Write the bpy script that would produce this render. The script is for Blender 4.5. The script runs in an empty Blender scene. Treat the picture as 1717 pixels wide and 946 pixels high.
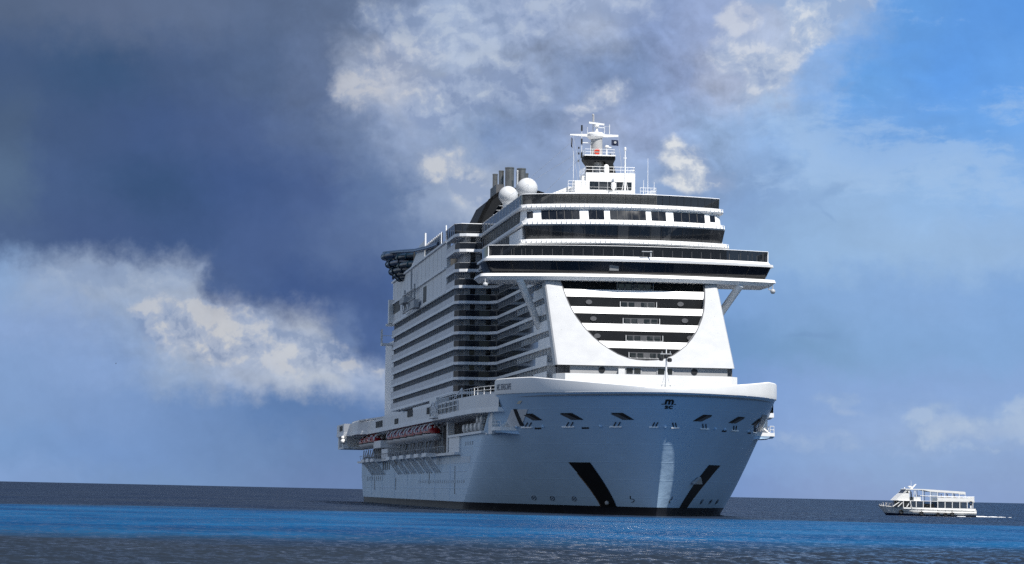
import bpy, bmesh, math, random
import numpy as np
from mathutils import Vector, Matrix
random.seed(7)
R = math.radians
sc = bpy.context.scene
COL = sc.collection

# ------------------------------------------------------------------ camera
CAM_H = 3.15
PITCH, ROLL = 0.1073225, 0.0215467
fw = Vector((0, math.cos(PITCH), math.sin(PITCH)))
r0 = Vector((1, 0, 0)); u0 = r0.cross(fw)
rt = r0 * math.cos(ROLL) + u0 * math.sin(ROLL)
up = rt.cross(fw)
cd = bpy.data.cameras.new('camera'); cam = bpy.data.objects.new('camera', cd); COL.objects.link(cam)
M = Matrix((rt, up, -fw)).transposed().to_4x4(); M.translation = (0, 0, CAM_H)
cam.matrix_world = M
cd.sensor_width = 36.0; cd.lens = 36.0 * 4780.0 / 1717.0
cd.shift_x = (858.5 - 375.0) / 1717.0
cd.shift_y = (300.0 - 473.0) / 1717.0
cd.clip_start = 1.0; cd.clip_end = 200000.0
sc.camera = cam
sc.cycles.use_denoising = False; sc.cycles.caustics_reflective = False; sc.cycles.caustics_refractive = False

# ------------------------------------------------------------------ sun, exposure
SUN_EL, SUN_AZ = 57.0, 150.0          # azimuth clockwise from +Y
sd = bpy.data.lights.new('sun', 'SUN'); sun = bpy.data.objects.new('sun', sd); COL.objects.link(sun)
sd.energy = 5.0; sd.angle = R(0.53); sd.color = (1.0, 0.965, 0.91)
sdir = Vector((math.sin(R(SUN_AZ)) * math.cos(R(SUN_EL)), math.cos(R(SUN_AZ)) * math.cos(R(SUN_EL)), math.sin(R(SUN_EL))))
sun.rotation_euler = sdir.to_track_quat('Z', 'Y').to_euler(); sun.location = (0, -50, 200)
sc.view_settings.view_transform = 'Standard'; sc.view_settings.look = 'None'
EXPO = 0.42
sc.view_settings.exposure = EXPO; sc.view_settings.gamma = 1.0; sc.view_settings.use_curve_mapping = False

# ------------------------------------------------------------------ world: Nishita sky with cloud layers
class X:
    """a tiny expression wrapper over shader sockets"""
    nt = None
    def __init__(s, k): s.k = k
    @staticmethod
    def math(op, *a, clamp=False):
        n = X.nt.nodes.new('ShaderNodeMath'); n.operation = op; n.use_clamp = clamp
        for i, v in enumerate(a):
            if isinstance(v, X): X.nt.links.new(v.k, n.inputs[i])
            else: n.inputs[i].default_value = v
        return X(n.outputs[0])
    def __add__(s, o): return X.math('ADD', s, o)
    __radd__ = __add__
    def __sub__(s, o): return X.math('SUBTRACT', s, o)
    def __rsub__(s, o): return X.math('SUBTRACT', o, s)
    def __mul__(s, o): return X.math('MULTIPLY', s, o)
    __rmul__ = __mul__
    def clamp(s): return X.math('ADD', s, 0.0, clamp=True)
def smooth(x, a, b):
    n = X.nt.nodes.new('ShaderNodeMapRange'); n.interpolation_type = 'SMOOTHSTEP'
    X.nt.links.new(x.k, n.inputs[0]); n.inputs[1].default_value = a; n.inputs[2].default_value = b
    return X(n.outputs[0])
def vec(x, y, z=0.0):
    n = X.nt.nodes.new('ShaderNodeCombineXYZ')
    for i, v in enumerate((x, y, z)):
        if isinstance(v, X): X.nt.links.new(v.k, n.inputs[i])
        else: n.inputs[i].default_value = v
    return X(n.outputs[0])
def noise(p, scale, detail=6, rough=0.55, lac=2.0, dist=0.0, color=False):
    n = X.nt.nodes.new('ShaderNodeTexNoise'); n.noise_dimensions = '3D'
    X.nt.links.new(p.k, n.inputs['Vector'])
    n.inputs['Scale'].default_value = scale; n.inputs['Detail'].default_value = detail
    n.inputs['Roughness'].default_value = rough; n.inputs['Lacunarity'].default_value = lac
    n.inputs['Distortion'].default_value = dist
    return X(n.outputs['Color' if color else 'Fac'])
def sep(v):
    n = X.nt.nodes.new('ShaderNodeSeparateXYZ'); X.nt.links.new(v.k, n.inputs[0])
    return [X(o) for o in n.outputs]
def mix(f, a, b):
    n = X.nt.nodes.new('ShaderNodeMix'); n.data_type = 'RGBA'
    ins = [n.inputs[0], n.inputs[6], n.inputs[7]]
    for i, v in zip(ins, (f, a, b)):
        if isinstance(v, X): X.nt.links.new(v.k, i)
        elif isinstance(v, (int, float)): i.default_value = v
        else: i.default_value = (*v, 1.0)
    return X(n.outputs[2])
def lin(r, g, b):
    f = lambda c: (c / 12.92 if c <= 0.04045 else ((c + 0.055) / 1.055) ** 2.4)
    return (f(r / 255), f(g / 255), f(b / 255))

world = bpy.data.worlds.new('World'); sc.world = world; world.use_nodes = True
nt = world.node_tree; X.nt = nt
for n in list(nt.nodes): nt.nodes.remove(n)
STR = 0.064
sky = nt.nodes.new('ShaderNodeTexSky'); sky.sky_type = 'NISHITA'; sky.sun_disc = False
sky.sun_elevation = R(SUN_EL); sky.sun_rotation = R(SUN_AZ); sky.air_density = 1.0; sky.dust_density = 0.0; sky.ozone_density = 5.0
tc = nt.nodes.new('ShaderNodeTexCoord')
dx, dy, dz = sep(X(tc.outputs['Generated']))
S = X.math('ARCTAN2', dx, dy) * 4.78          # one unit is about 12 degrees of bearing
T = X.math('ARCSINE', dz) * 4.78              # and of elevation
def at(px, py): return ((px - 375) / 1000.0, (807 + 0.02155 * px - py) / 1000.0)
P0 = vec(S, T)
# domain warp: the coordinates every cloud shape is looked up in
wa = sep(noise(P0, 2.3, 3, 0.5, color=True)); wb = sep(noise(P0, 7.0, 6, 0.6, color=True))
SW = S + (wa[0] - 0.5) * 0.16 + (wb[0] - 0.5) * 0.075
TW = T + (wa[1] - 0.5) * 0.12 + (wb[1] - 0.5) * 0.06
def G(px, py, sx, sy, rot=0.0, w=True, flat=1.0):
    """soft elliptical mass centred on a bearing and height, in thousandths"""
    cx, cy = at(px, py); s_, t_ = (SW, TW) if w else (S, T)
    c, s = math.cos(R(rot)), math.sin(R(rot))
    a = s_ - cx; b = t_ - cy
    u = (a * (c * 1000 / sx)) + (b * (s * 1000 / sx)); v = (b * (c * 1000 / sy)) - (a * (s * 1000 / sy))
    q = u * u + v * v
    return X.math('EXPONENT', q * -1.0)
def sumx(l):
    o = l[0]
    for e in l[1:]: o = o + e
    return o
fb = noise(vec(SW, TW), 5.0, 9, 0.60)                        # billow
fb2 = noise(vec(SW + 0.012, TW + 0.022), 5.0, 9, 0.60)       # the same, a step towards the light
relief = (fb - fb2)                                          # lit side positive
big = noise(P0, 1.7, 4, 0.5)
fine = noise(vec(S * 1.0, T * 1.6), 16.0, 6, 0.62, dist=0.4)
wc = sep(noise(P0, 21.0, 6, 0.62, color=True))
wd = sep(noise(P0, 60.0, 4, 0.6, color=True))
fc = noise(vec(S + (wb[0] - 0.5) * 0.05, T + (wb[1] - 0.5) * 0.05), 17.0, 9, 0.62)
fc2 = noise(vec(S + (wb[0] - 0.5) * 0.05 + 0.004, T + (wb[1] - 0.5) * 0.05 + 0.010), 17.0, 9, 0.62)
puffy = fc - fc2
fm = noise(vec(S + (wb[0] - 0.5) * 0.06, T * 1.15 + (wb[1] - 0.5) * 0.06, 1.7), 9.0, 7, 0.5)
fm2 = noise(vec(S + (wb[0] - 0.5) * 0.06 + 0.008, T * 1.15 + (wb[1] - 0.5) * 0.06 + 0.022, 1.7), 9.0, 7, 0.5)
mound = fm - fm2
streak = noise(vec(SW * 0.8, TW * 3.2, 3.0), 4.5, 7, 0.62)

k = 2.0 ** -EXPO / STR
def C(r, g, b): return tuple(c * k for c in lin(r, g, b))
# tone of the cloud deck, patch by patch (bearing and height in thousandths, then the tone)
TONES = '''
-200 20 84 102 132|0 20 86 103 132|150 30 92 108 138|300 30 94 111 142|450 30 90 108 140|590 20 98 116 148|670 10 118 136 168|750 40 158 176 204|880 50 154 172 206|1000 15 172 186 212|1100 50 134 154 194|1200 20 150 168 206|1290 20 174 188 216|1390 20 168 190 224|1500 30 96 156 226|1620 30 88 150 226|1717 40 84 148 226
-200 130 66 90 126|0 130 69 91 127|150 150 61 87 124|300 140 74 95 132|440 130 83 103 138|530 130 98 116 150|595 120 156 169 193|650 105 184 190 203|720 120 160 176 203|800 160 164 180 206|880 150 150 168 200|960 110 128 149 186|1060 130 124 146 185|1150 130 140 158 196|1230 80 172 184 212|1305 130 182 194 216|1380 130 140 176 226|1440 120 104 164 232|1560 130 92 156 234|1700 130 98 160 234
-200 240 72 94 126|0 240 76 97 128|100 235 68 90 128|250 250 68 91 134|400 240 76 97 139|520 220 90 110 148|600 230 106 126 162|680 220 142 160 192|760 235 138 158 190|820 220 120 143 181|900 220 132 153 190|1000 210 158 173 204|1080 230 148 166 202|1200 220 148 175 214|1340 230 142 178 225|1470 230 112 166 232|1600 230 106 164 233|1700 230 110 166 233
-200 340 84 108 142|0 330 86 109 140|100 330 72 95 136|250 340 59 85 125|400 330 66 90 136|550 330 76 98 143|650 330 96 119 159|720 300 146 164 194|790 330 170 184 207|880 330 140 160 194|1000 330 150 170 202|1150 330 140 166 206|1250 330 134 166 211|1400 330 148 182 224|1550 340 146 184 230|1720 330 136 178 230
-200 420 84 106 144|0 415 78 100 139|150 410 70 92 135|300 415 66 90 134|450 415 74 97 143|600 410 88 110 152|720 400 108 130 168|900 420 120 148 190|1100 420 130 162 206|1330 410 144 178 219|1500 410 150 183 223|1700 410 150 183 225
-200 490 134 162 204|0 480 136 165 205|120 478 152 171 200|220 474 156 173 199|300 478 160 175 199|370 470 76 99 143|500 485 67 91 139|620 490 71 95 143|740 490 80 108 154|950 500 108 144 196|1330 490 126 164 214|1550 490 130 168 220|1720 490 124 165 220
-200 560 134 162 205|0 560 135 162 205|130 550 136 162 204|225 545 142 166 203|290 545 174 184 201|370 560 184 190 202|440 570 164 178 202|510 590 180 190 206|575 560 108 130 170|630 580 78 103 151|740 580 86 115 162|950 600 104 140 194|1330 570 112 152 199|1460 570 120 160 211|1680 570 122 162 215
-200 630 126 157 202|0 620 128 158 202|180 620 130 158 202|290 615 146 168 201|410 615 164 178 202|540 622 184 193 207|620 628 156 173 202|760 640 104 134 182|1000 680 108 142 194|1400 640 124 158 212|1680 640 128 162 216
-200 690 124 155 201|0 690 127 157 201|200 690 122 152 198|350 670 112 143 190|480 672 96 128 176|610 670 98 128 175|800 700 102 134 182|1200 720 116 150 204|1350 690 128 160 212|1540 715 140 170 218|1690 700 140 171 219
-200 760 122 155 201|0 755 122 155 201|200 750 118 150 198|400 750 111 141 186|560 740 103 131 175|800 760 104 134 180|1350 760 124 158 210|1500 765 124 158 208|1710 755 128 160 212
-200 830 130 160 205|0 810 130 160 206|300 810 118 148 191|560 810 107 132 176|800 830 108 136 180|1100 830 112 142 192|1350 830 118 148 201|1700 830 120 152 206
'''
U = (S + (wa[0] - 0.5) * 0.10 + (wb[0] - 0.5) * 0.10 + (wc[0] - 0.5) * 0.075 + (wd[0] - 0.5) * 0.022 + 0.6) * (1 / 2.1)
V = T + (wa[1] - 0.5) * 0.07 + (wb[1] - 0.5) * 0.08 + (wc[1] - 0.5) * 0.065 + (wd[1] - 0.5) * 0.02
def vm(op, *a):
    n = X.nt.nodes.new('ShaderNodeVectorMath'); n.operation = op
    for i, v in enumerate(a):
        if isinstance(v, X): X.nt.links.new(v.k, n.inputs[i])
        else: n.inputs[i].default_value = v
    return X(n.outputs['Vector'])
def across(row):
    """one height of the sky: tones by bearing"""
    n = X.nt.nodes.new('ShaderNodeValToRGB'); X.nt.links.new(U.k, n.inputs[0]); r = n.color_ramp; r.interpolation = 'EASE'
    while len(r.elements) > 1: r.elements.remove(r.elements[-1])
    for q, e in enumerate(row):
        p = (at(e[0], e[1])[0] + 0.6) / 2.1
        el = r.elements[0] if q == 0 else r.elements.new(p)
        el.position = p; el.color = (*lin(*e[2:]), 1)
    return X(n.outputs[0])
rows = [[[float(q) for q in e.split()] for e in ln_.split('|')] for ln_ in TONES.strip().split('\n')]
# what lies above the picture: the same deck going on overhead
rows.insert(0, [(-200, -260, 88, 104, 134), (500, -260, 100, 118, 150), (1000, -260, 140, 156, 192), (1500, -260, 112, 160, 222), (1717, -260, 90, 150, 224)])
heights = [at(r_[len(r_) // 2][0], sum(e[1] for e in r_) / len(r_))[1] for r_ in rows]
tone = across(rows[0])
for ra, rb, ta, tb in zip(rows, rows[1:], heights, heights[1:]):
    tone = mix(smooth(V, ta, tb), tone, across(rb))
inside = smooth(T, 2.6, 1.0) * smooth(S, -2.2, -0.9) * smooth(S, 3.6, 2.2) * smooth(dy, -0.2, 0.3)
# billow texture, strongest in the lit cloud
act = (sumx([G(780, 130, 330, 170), G(1180, 120, 260, 150), G(420, 580, 260, 75), G(1150, 290, 60, 60), G(1000, 200, 160, 90), G(250, 480, 160, 40) * 0.5]) * 0.85).clamp() 
soft = sumx([G(1500, 240, 320, 260) * 0.5, G(1550, 720, 260, 70) * 0.5])
lum = (fb - 0.5) * (act * 0.45 + 0.12) + relief * (act * 0.55 + 0.22) + (fc - 0.5) * (act * 0.10 + 0.02) + puffy * (act * 0.55 + 0.04) + mound * (act * 0.7) + (streak - 0.5) * (soft * 0.7).clamp() + (big - 0.5) * 0.16 + (fine - 0.5) * (act * 0.10 + soft * 0.14 + 0.03)
tone = vm('MULTIPLY', tone, lum + 1.0)
# brightest sunlit billows
def billow(field, amp, lo, hi, c0, c1, gain=5.0, op=0.9):
    a = smooth(field * 0.9 + (fc - 0.5) * amp * 1.5 + (fb - 0.5) * 0.4, lo - 0.15, hi + 0.50) * smooth(field, 0.05, 0.45)
    return a * op, mix(smooth(puffy * gain + (fc - 0.5) * 1.2 + field * 0.4 + 0.25, 0.0, 1.0), lin(*c0), lin(*c1))
def lobe(px, py, sx, sy, rot=0.0, gain=1.0):
    """distance into a billow: 1 at its heart, 0 at its rim, negative outside"""
    cx, cy = at(px, py); c, q = math.cos(R(rot)), math.sin(R(rot))
    a = S + (wb[0] - 0.5) * 0.05 + (wc[0] - 0.5) * 0.035 - cx; b_ = T + (wb[1] - 0.5) * 0.05 + (wc[1] - 0.5) * 0.035 - cy
    u = a * (c * 1000 / sx) + b_ * (q * 1000 / sx); v = b_ * (c * 1000 / sy) - a * (q * 1000 / sy)
    return (1.0 - X.math('SQRT', u * u + v * v)) * gain
def maxx(l):
    o = l[0]
    for e in l[1:]: o = X.math('SMOOTH_MAX', o, e, 0.25)
    return o
rough = (fc - 0.5) * 0.75 + (fm - 0.5) * 1.5 + (wd[2] - 0.5) * 0.2
def cumulus(tone, lobes, c_dark, c_mid, c_lit, op, lo=-0.10, hi=0.38, base=None, lift=0.0):
    f = maxx([lobe(*l) for l in lobes]) + rough
    a = smooth(f, lo, hi) * op
    lit = puffy * 2.4 + mound * 5.2 + (fm - 0.5) * 1.5 + (fc - 0.5) * 0.7 + f * 0.15 + 0.34 + lift
    if base: lit = lit - smooth(V, base[0], base[1]) * 0.65; a = a * smooth(V, base[2], base[0])
    lit = lit.clamp()
    cc = mix(smooth(lit, 0.0, 0.5), lin(*c_dark), lin(*c_mid)); cc = mix(smooth(lit, 0.45, 1.1), cc, lin(*c_lit))
    return mix(a, tone, cc)
yb = lambda py, px: at(px, py)[1]
# grey shoulder and the sunlit heads under the rain cloud
tone = cumulus(tone, [(170, 466, 120, 26), (290, 470, 60, 28), (80, 462, 60, 16)], (134, 156, 192), (152, 170, 198), (172, 184, 203), 0.45, lo=-0.2, hi=0.5)
tone = cumulus(tone, [(285, 545, 62, 50), (385, 560, 92, 56), (345, 525, 60, 24), (505, 592, 96, 40, -14), (475, 566, 60, 22), (575, 616, 66, 22, -8), (640, 632, 50, 13)], (120, 142, 180), (158, 172, 198), (202, 203, 205), 0.64, base=(yb(585, 400), yb(650, 400), yb(672, 400)), lift=0.06)
# the pale deck behind the ship: soft heads with a few crisp rims
tone = cumulus(tone, [(645, 112, 88, 52, 25), (600, 142, 50, 36), (700, 150, 60, 40)], (136, 152, 184), (166, 177, 199), (198, 200, 206), 0.66, lo=-0.2, hi=0.6, lift=0.05)
tone = cumulus(tone, [(800, 160, 110, 42, 8), (884, 160, 44, 34), (735, 190, 60, 36), (850, 130, 60, 30)], (128, 148, 186), (154, 171, 202), (188, 199, 215), 0.62, lo=-0.15, hi=0.45)
tone = cumulus(tone, [(740, 45, 130, 60), (860, 25, 120, 50), (1000, 15, 120, 40), (660, 35, 60, 40)], (134, 154, 190), (158, 175, 206), (188, 200, 218), 0.55, lo=-0.3, hi=0.5)
tone = cumulus(tone, [(738, 276, 40, 32), (775, 306, 58, 30, -38), (812, 332, 42, 22, -30)], (144, 162, 194), (174, 185, 205), (208, 210, 213), 0.78, lo=-0.25, hi=0.55, lift=0.1)
tone = cumulus(tone, [(1004, 172, 34, 26, 20), (980, 196, 28, 26), (1034, 160, 26, 18)], (140, 158, 194), (172, 185, 209), (216, 220, 227), 0.7, lo=-0.3, hi=0.6, lift=0.08)
tone = cumulus(tone, [(1128, 266, 28, 26), (1148, 288, 42, 34, -40), (1184, 312, 42, 22, -15), (1150, 315, 50, 16)], (146, 166, 200), (182, 193, 211), (230, 232, 232), 0.85, lo=-0.25, hi=0.55, lift=0.1)
tone = cumulus(tone, [(1540, 702, 44, 16, 20), (1612, 722, 64, 22), (1692, 702, 46, 26), (1570, 742, 90, 14), (1660, 750, 70, 12)], (134, 163, 210), (150, 176, 215), (172, 192, 221), 0.6, lo=-0.25, hi=0.5)
tone = cumulus(tone, [(1390, 670, 40, 11), (1350, 742, 80, 22)], (130, 160, 208), (146, 172, 212), (166, 186, 216), 0.4, lo=-0.25, hi=0.6)
# broken heads along the clear edge
tone = cumulus(tone, [(1242, 46, 40, 26), (1222, 40, 26, 24)], (158, 174, 206), (182, 192, 214), (208, 213, 224), 0.75, lo=-0.2, hi=0.45)
tone = cumulus(tone, [(1298, 130, 84, 27, 46), (1335, 85, 50, 28, 50), (1270, 146, 36, 18), (1250, 110, 50, 40)], (146, 166, 202), (172, 187, 213), (212, 217, 226), 0.75, lo=-0.25, hi=0.5)
tone = cumulus(tone, [(1392, 36, 66, 32, 20), (1438, 22, 30, 26), (1345, 30, 60, 36), (1290, 15, 60, 26), (1370, 75, 40, 24, 40)], (150, 174, 212), (178, 194, 220), (220, 225, 232), 0.85, lo=-0.15, hi=0.45, lift=0.05)
# torn blue gaps and wisps towards the clear right
va = smooth(sumx([G(1400, 230, 230, 90, -14), G(1600, 330, 260, 70, -10), G(1650, 170, 140, 60) * 0.85, G(1530, 60, 120, 50) * 0.7, G(1300, 330, 160, 60) * 0.7]) * 0.75 + (streak - 0.5) * 2.6 + (fine - 0.5) * 1.2 + (fc - 0.5) * 0.7, 0.62, 1.15)
tone = mix(va * 0.55, tone, lin(166, 195, 231))
gap = smooth(sumx([G(1480, 110, 140, 60), G(1560, 330, 170, 26) * 0.6, G(1390, 195, 60, 22) * 0.8]) + (streak - 0.5) * 2.0, 0.6, 1.3)
tone = mix(gap * 0.6, tone, lin(90, 152, 228))
shade = smooth(sumx([G(1335, 560, 70, 9), G(1395, 335, 60, 12, 22) * 0.9, G(1310, 300, 30, 20) * 0.9, G(1370, 380, 34, 8, -40) * 0.8]) + (fb - 0.5) * 0.9, 0.4, 1.1)
tone = mix(shade * 0.35, tone, lin(96, 132, 184))
lowv = smooth((fc - 0.5) * 0.9 + sumx([G(1560, 700, 60, 26, 20), G(1640, 720, 90, 30), G(1700, 700, 40, 30), G(1392, 672, 40, 12) * 0.8, G(1500, 745, 70, 18) * 0.6]) + (fb - 0.5) * 1.8 + (fine - 0.5) * 0.8, 0.55, 1.3)
tone = mix(lowv * 0.5, tone, lin(172, 190, 218))
scaled = vm('MULTIPLY', tone, (k, k, k))
clear = smooth(S, 0.75, 1.05) * 0.12                    # the thin right side lets the clear sky through
col = mix(inside * (1.0 - clear), X(sky.outputs[0]), scaled)
# bright cloud added out of view on the left, lightens the ship's starboard side
fill_cloud = smooth(S, -1.7, -3.2) * smooth(S, -13.5, -11.0) * smooth(T, 3.6, 1.6) * smooth(T, -0.3, 0.1)
bk_ = mix(smooth(noise(P0, 0.9, 5), 0.35, 0.65), C(150, 168, 196), C(226, 231, 238))
col = mix(fill_cloud * 0.9, col, bk_)
bg = nt.nodes.new('ShaderNodeBackground'); bg.inputs['Strength'].default_value = STR
wo = nt.nodes.new('ShaderNodeOutputWorld')
nt.links.new(col.k, bg.inputs['Color']); nt.links.new(bg.outputs[0], wo.inputs['Surface'])

# ------------------------------------------------------------------ materials
def material(name, color, rough=0.5, metal=0.0, spec=0.5, var=0.0, vscale=0.3, streaks=0.0, bump=0.0, plates=None, coat=0.0):
    m = bpy.data.materials.new(name); m.use_nodes = True; t = m.node_tree; X.nt = t
    b = t.nodes['Principled BSDF']
    b.inputs['Roughness'].default_value = rough; b.inputs['Metallic'].default_value = metal
    b.inputs['Specular IOR Level'].default_value = spec; b.inputs['Coat Weight'].default_value = coat
    b.inputs['Base Color'].default_value = (*color, 1)
    if var or streaks or plates or bump:
        tcn = t.nodes.new('ShaderNodeTexCoord'); ob = X(tcn.outputs['Object'])
        c = color
        if var:
            n1 = noise(ob, vscale, 6, 0.6)
            c = mix(smooth(n1, 0.25, 0.75), tuple(v * (1 - var) for v in color), tuple(min(1, v * (1 + var * 0.5)) for v in color))
        if streaks:
            x, y, z = sep(ob)
            n2 = noise(vec(x * 1.3, y * 1.3, z * 0.06), 1.0, 5, 0.6); n3 = noise(ob, 0.12, 3)
            c = mix(smooth(n2, 0.60, 0.80) * smooth(n3, 0.4, 0.7) * streaks, c, (color[0] * 0.60, color[1] * 0.55, color[2] * 0.48))
        if plates:
            x, y, z = sep(ob)
            pl = X.math('FRACT', z * (1 / plates)); ln = smooth(pl, 0.035, 0.0) + smooth(pl, 0.965, 1.0)
            wv = noise(vec(y * 0.35, z * 0.5, x * 0.35), 1.0, 3)
            c = mix(ln * 0.13, c, (min(1, color[0] * 1.25), min(1, color[1] * 1.25), min(1, color[2] * 1.25)))
            bn = t.nodes.new('ShaderNodeBump'); bn.inputs['Strength'].default_value = 0.5; bn.inputs['Distance'].default_value = 0.14
            t.links.new((wv + ln * 0.15).k, bn.inputs['Height']); t.links.new(bn.outputs[0], b.inputs['Normal'])
        if isinstance(c, X): t.links.new(c.k, b.inputs['Base Color'])
        if bump:
            bn = t.nodes.new('ShaderNodeBump'); bn.inputs['Strength'].default_value = bump; bn.inputs['Distance'].default_value = 0.05
            t.links.new(noise(ob, vscale * 4, 4).k, bn.inputs['Height']); t.links.new(bn.outputs[0], b.inputs['Normal'])
        t.links.new(noise_range(ob, rough, t).k, b.inputs['Roughness'])
    return m
def noise_range(ob, rough, t):
    X.nt = t
    return noise(ob, 0.5, 4) * 0.25 + (rough - 0.12)
def smoked(name, color, alpha, rough=0.06):
    m = bpy.data.materials.new(name); m.use_nodes = True; t = m.node_tree; b = t.nodes['Principled BSDF']
    b.inputs['Base Color'].default_value = (*color, 1); b.inputs['Roughness'].default_value = rough; b.inputs['Alpha'].default_value = alpha; b.inputs['Specular IOR Level'].default_value = 0.2
    return m
WHITE = material('white_paint', (0.80, 0.80, 0.79), 0.38, var=0.05, vscale=0.25, streaks=0.10)
SIDEW = material('side_white_paint', (0.85, 0.86, 0.87), 0.40, var=0.07, vscale=0.15, streaks=0.15)
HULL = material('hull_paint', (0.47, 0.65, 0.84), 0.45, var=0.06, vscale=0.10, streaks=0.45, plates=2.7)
BLACK = material('black_hull_paint', (0.007, 0.008, 0.010), 0.6, spec=0.25, var=0.3, vscale=0.6)
BOOT = material('boot_top_paint', (0.010, 0.012, 0.018), 0.5, var=0.35, vscale=0.4)
GLASS = material('dark_window_glass', (0.008, 0.010, 0.014), 0.09, spec=0.5, var=0.4, vscale=0.35)
GLASSB = material('bridge_window_glass', (0.004, 0.006, 0.012), 0.10, spec=0.35)
RAIL = smoked('smoked_rail_glass', (0.010, 0.012, 0.016), 0.945)
SCREEN = smoked('grey_screen_glass', (0.30, 0.32, 0.35), 0.80)
DOME = material('dome_paint', (0.56, 0.57, 0.58), 0.35, var=0.05)
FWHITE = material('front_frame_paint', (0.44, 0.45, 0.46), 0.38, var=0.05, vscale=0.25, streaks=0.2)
RUST = material('rusty_edge', (0.22, 0.15, 0.10), 0.7, var=0.6, vscale=0.8)
NAMEP = material('name_paint', (0.10, 0.13, 0.18), 0.5)
def panes(m, w, amt):
    t = m.node_tree; X.nt = t; b = t.nodes['Principled BSDF']; tcn = t.nodes.new('ShaderNodeTexCoord'); x, y, z = sep(X(tcn.outputs['Object']))
    cell = X.math('FLOOR', x * (1 / w)); cell2 = X.math('FLOOR', z * (1 / 2.8)); cy_ = X.math('FLOOR', y * (1 / 6.0))
    wn = t.nodes.new('ShaderNodeTexWhiteNoise'); t.links.new(vec(cell, cell2, cy_).k, wn.inputs['Vector'])
    n2 = noise(vec(x * 1.3, y * 1.3, z * 0.5), 1.0, 4, 0.6)
    f = smooth(X(wn.outputs['Value']), 0.45, 1.0) * amt + smooth(n2, 0.55, 0.8) * amt
    base = tuple(b.inputs['Base Color'].default_value)[:3]
    t.links.new(mix(f, base, (0.07, 0.072, 0.075)).k, b.inputs['Base Color'])
panes(GLASS, 1.75, 0.5); panes(GLASSB, 3.3, 0.22)
SIDERAIL = material('side_rail_panel', (0.72, 0.74, 0.77), 0.55, spec=0.25, var=0.08)
DARKRAIL = smoked('dark_rail_glass', (0.012, 0.016, 0.024), 0.93, 0.08)
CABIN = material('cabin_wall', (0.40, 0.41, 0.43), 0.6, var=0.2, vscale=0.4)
CABIND = material('shaded_cabin_front', (0.14, 0.14, 0.145), 0.6, var=0.3, vscale=0.5)  # darker copy of the cabin wall, shade put into its colour
PANEL = material('side_panel_paint', (0.80, 0.81, 0.82), 0.45, var=0.06, vscale=0.1, streaks=0.2)
GREY = material('grey_deckhouse_paint', (0.40, 0.40, 0.40), 0.55, var=0.1, vscale=0.4, streaks=0.3)
FRAME = material('window_frame_paint', (0.40, 0.41, 0.42), 0.5)
DGREY = material('dark_grey_paint', (0.10, 0.10, 0.105), 0.5, var=0.2)
DARK = material('dark_recess_paint', (0.014, 0.015, 0.018), 0.55, var=0.3, vscale=0.5)
DECK = material('deck_coating', (0.18, 0.20, 0.22), 0.7, var=0.2)
STEEL = material('stainless_pipe', (0.24, 0.235, 0.225), 0.38, metal=0.8, var=0.25, vscale=0.5)
RED = material('lifeboat_red', (0.30, 0.006, 0.012), 0.4, var=0.15, vscale=0.8)
SLIDE = material('slide_blue', (0.012, 0.040, 0.095), 0.22, var=0.25, vscale=0.4)
SLIDED = material('slide_dark_blue', (0.006, 0.020, 0.036), 0.25)
RUBBER = material('rubber', (0.012, 0.012, 0.013), 0.75, var=0.3, vscale=2)
NAVY = material('flag_navy', (0.008, 0.016, 0.05), 0.8)
REDM = material('signal_red', (0.55, 0.045, 0.02), 0.5)
FERRYH = material('ferry_white', (0.80, 0.80, 0.78), 0.35, var=0.06, vscale=1.0, streaks=0.35)
FERRYB = material('ferry_blue', (0.012, 0.022, 0.06), 0.45, var=0.3, vscale=1.0)
TINT = smoked('ferry_window', (0.05, 0.07, 0.10), 0.55, 0.08)
CLOTH = material('dark_clothing', (0.012, 0.014, 0.022), 0.85, var=0.3, vscale=5)
SKIN = material('skin', (0.22, 0.12, 0.08), 0.55)
HAIR = material('hair', (0.01, 0.008, 0.007), 0.6)
FEATHER = material('dark_feathers', (0.015, 0.014, 0.014), 0.8)

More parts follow.
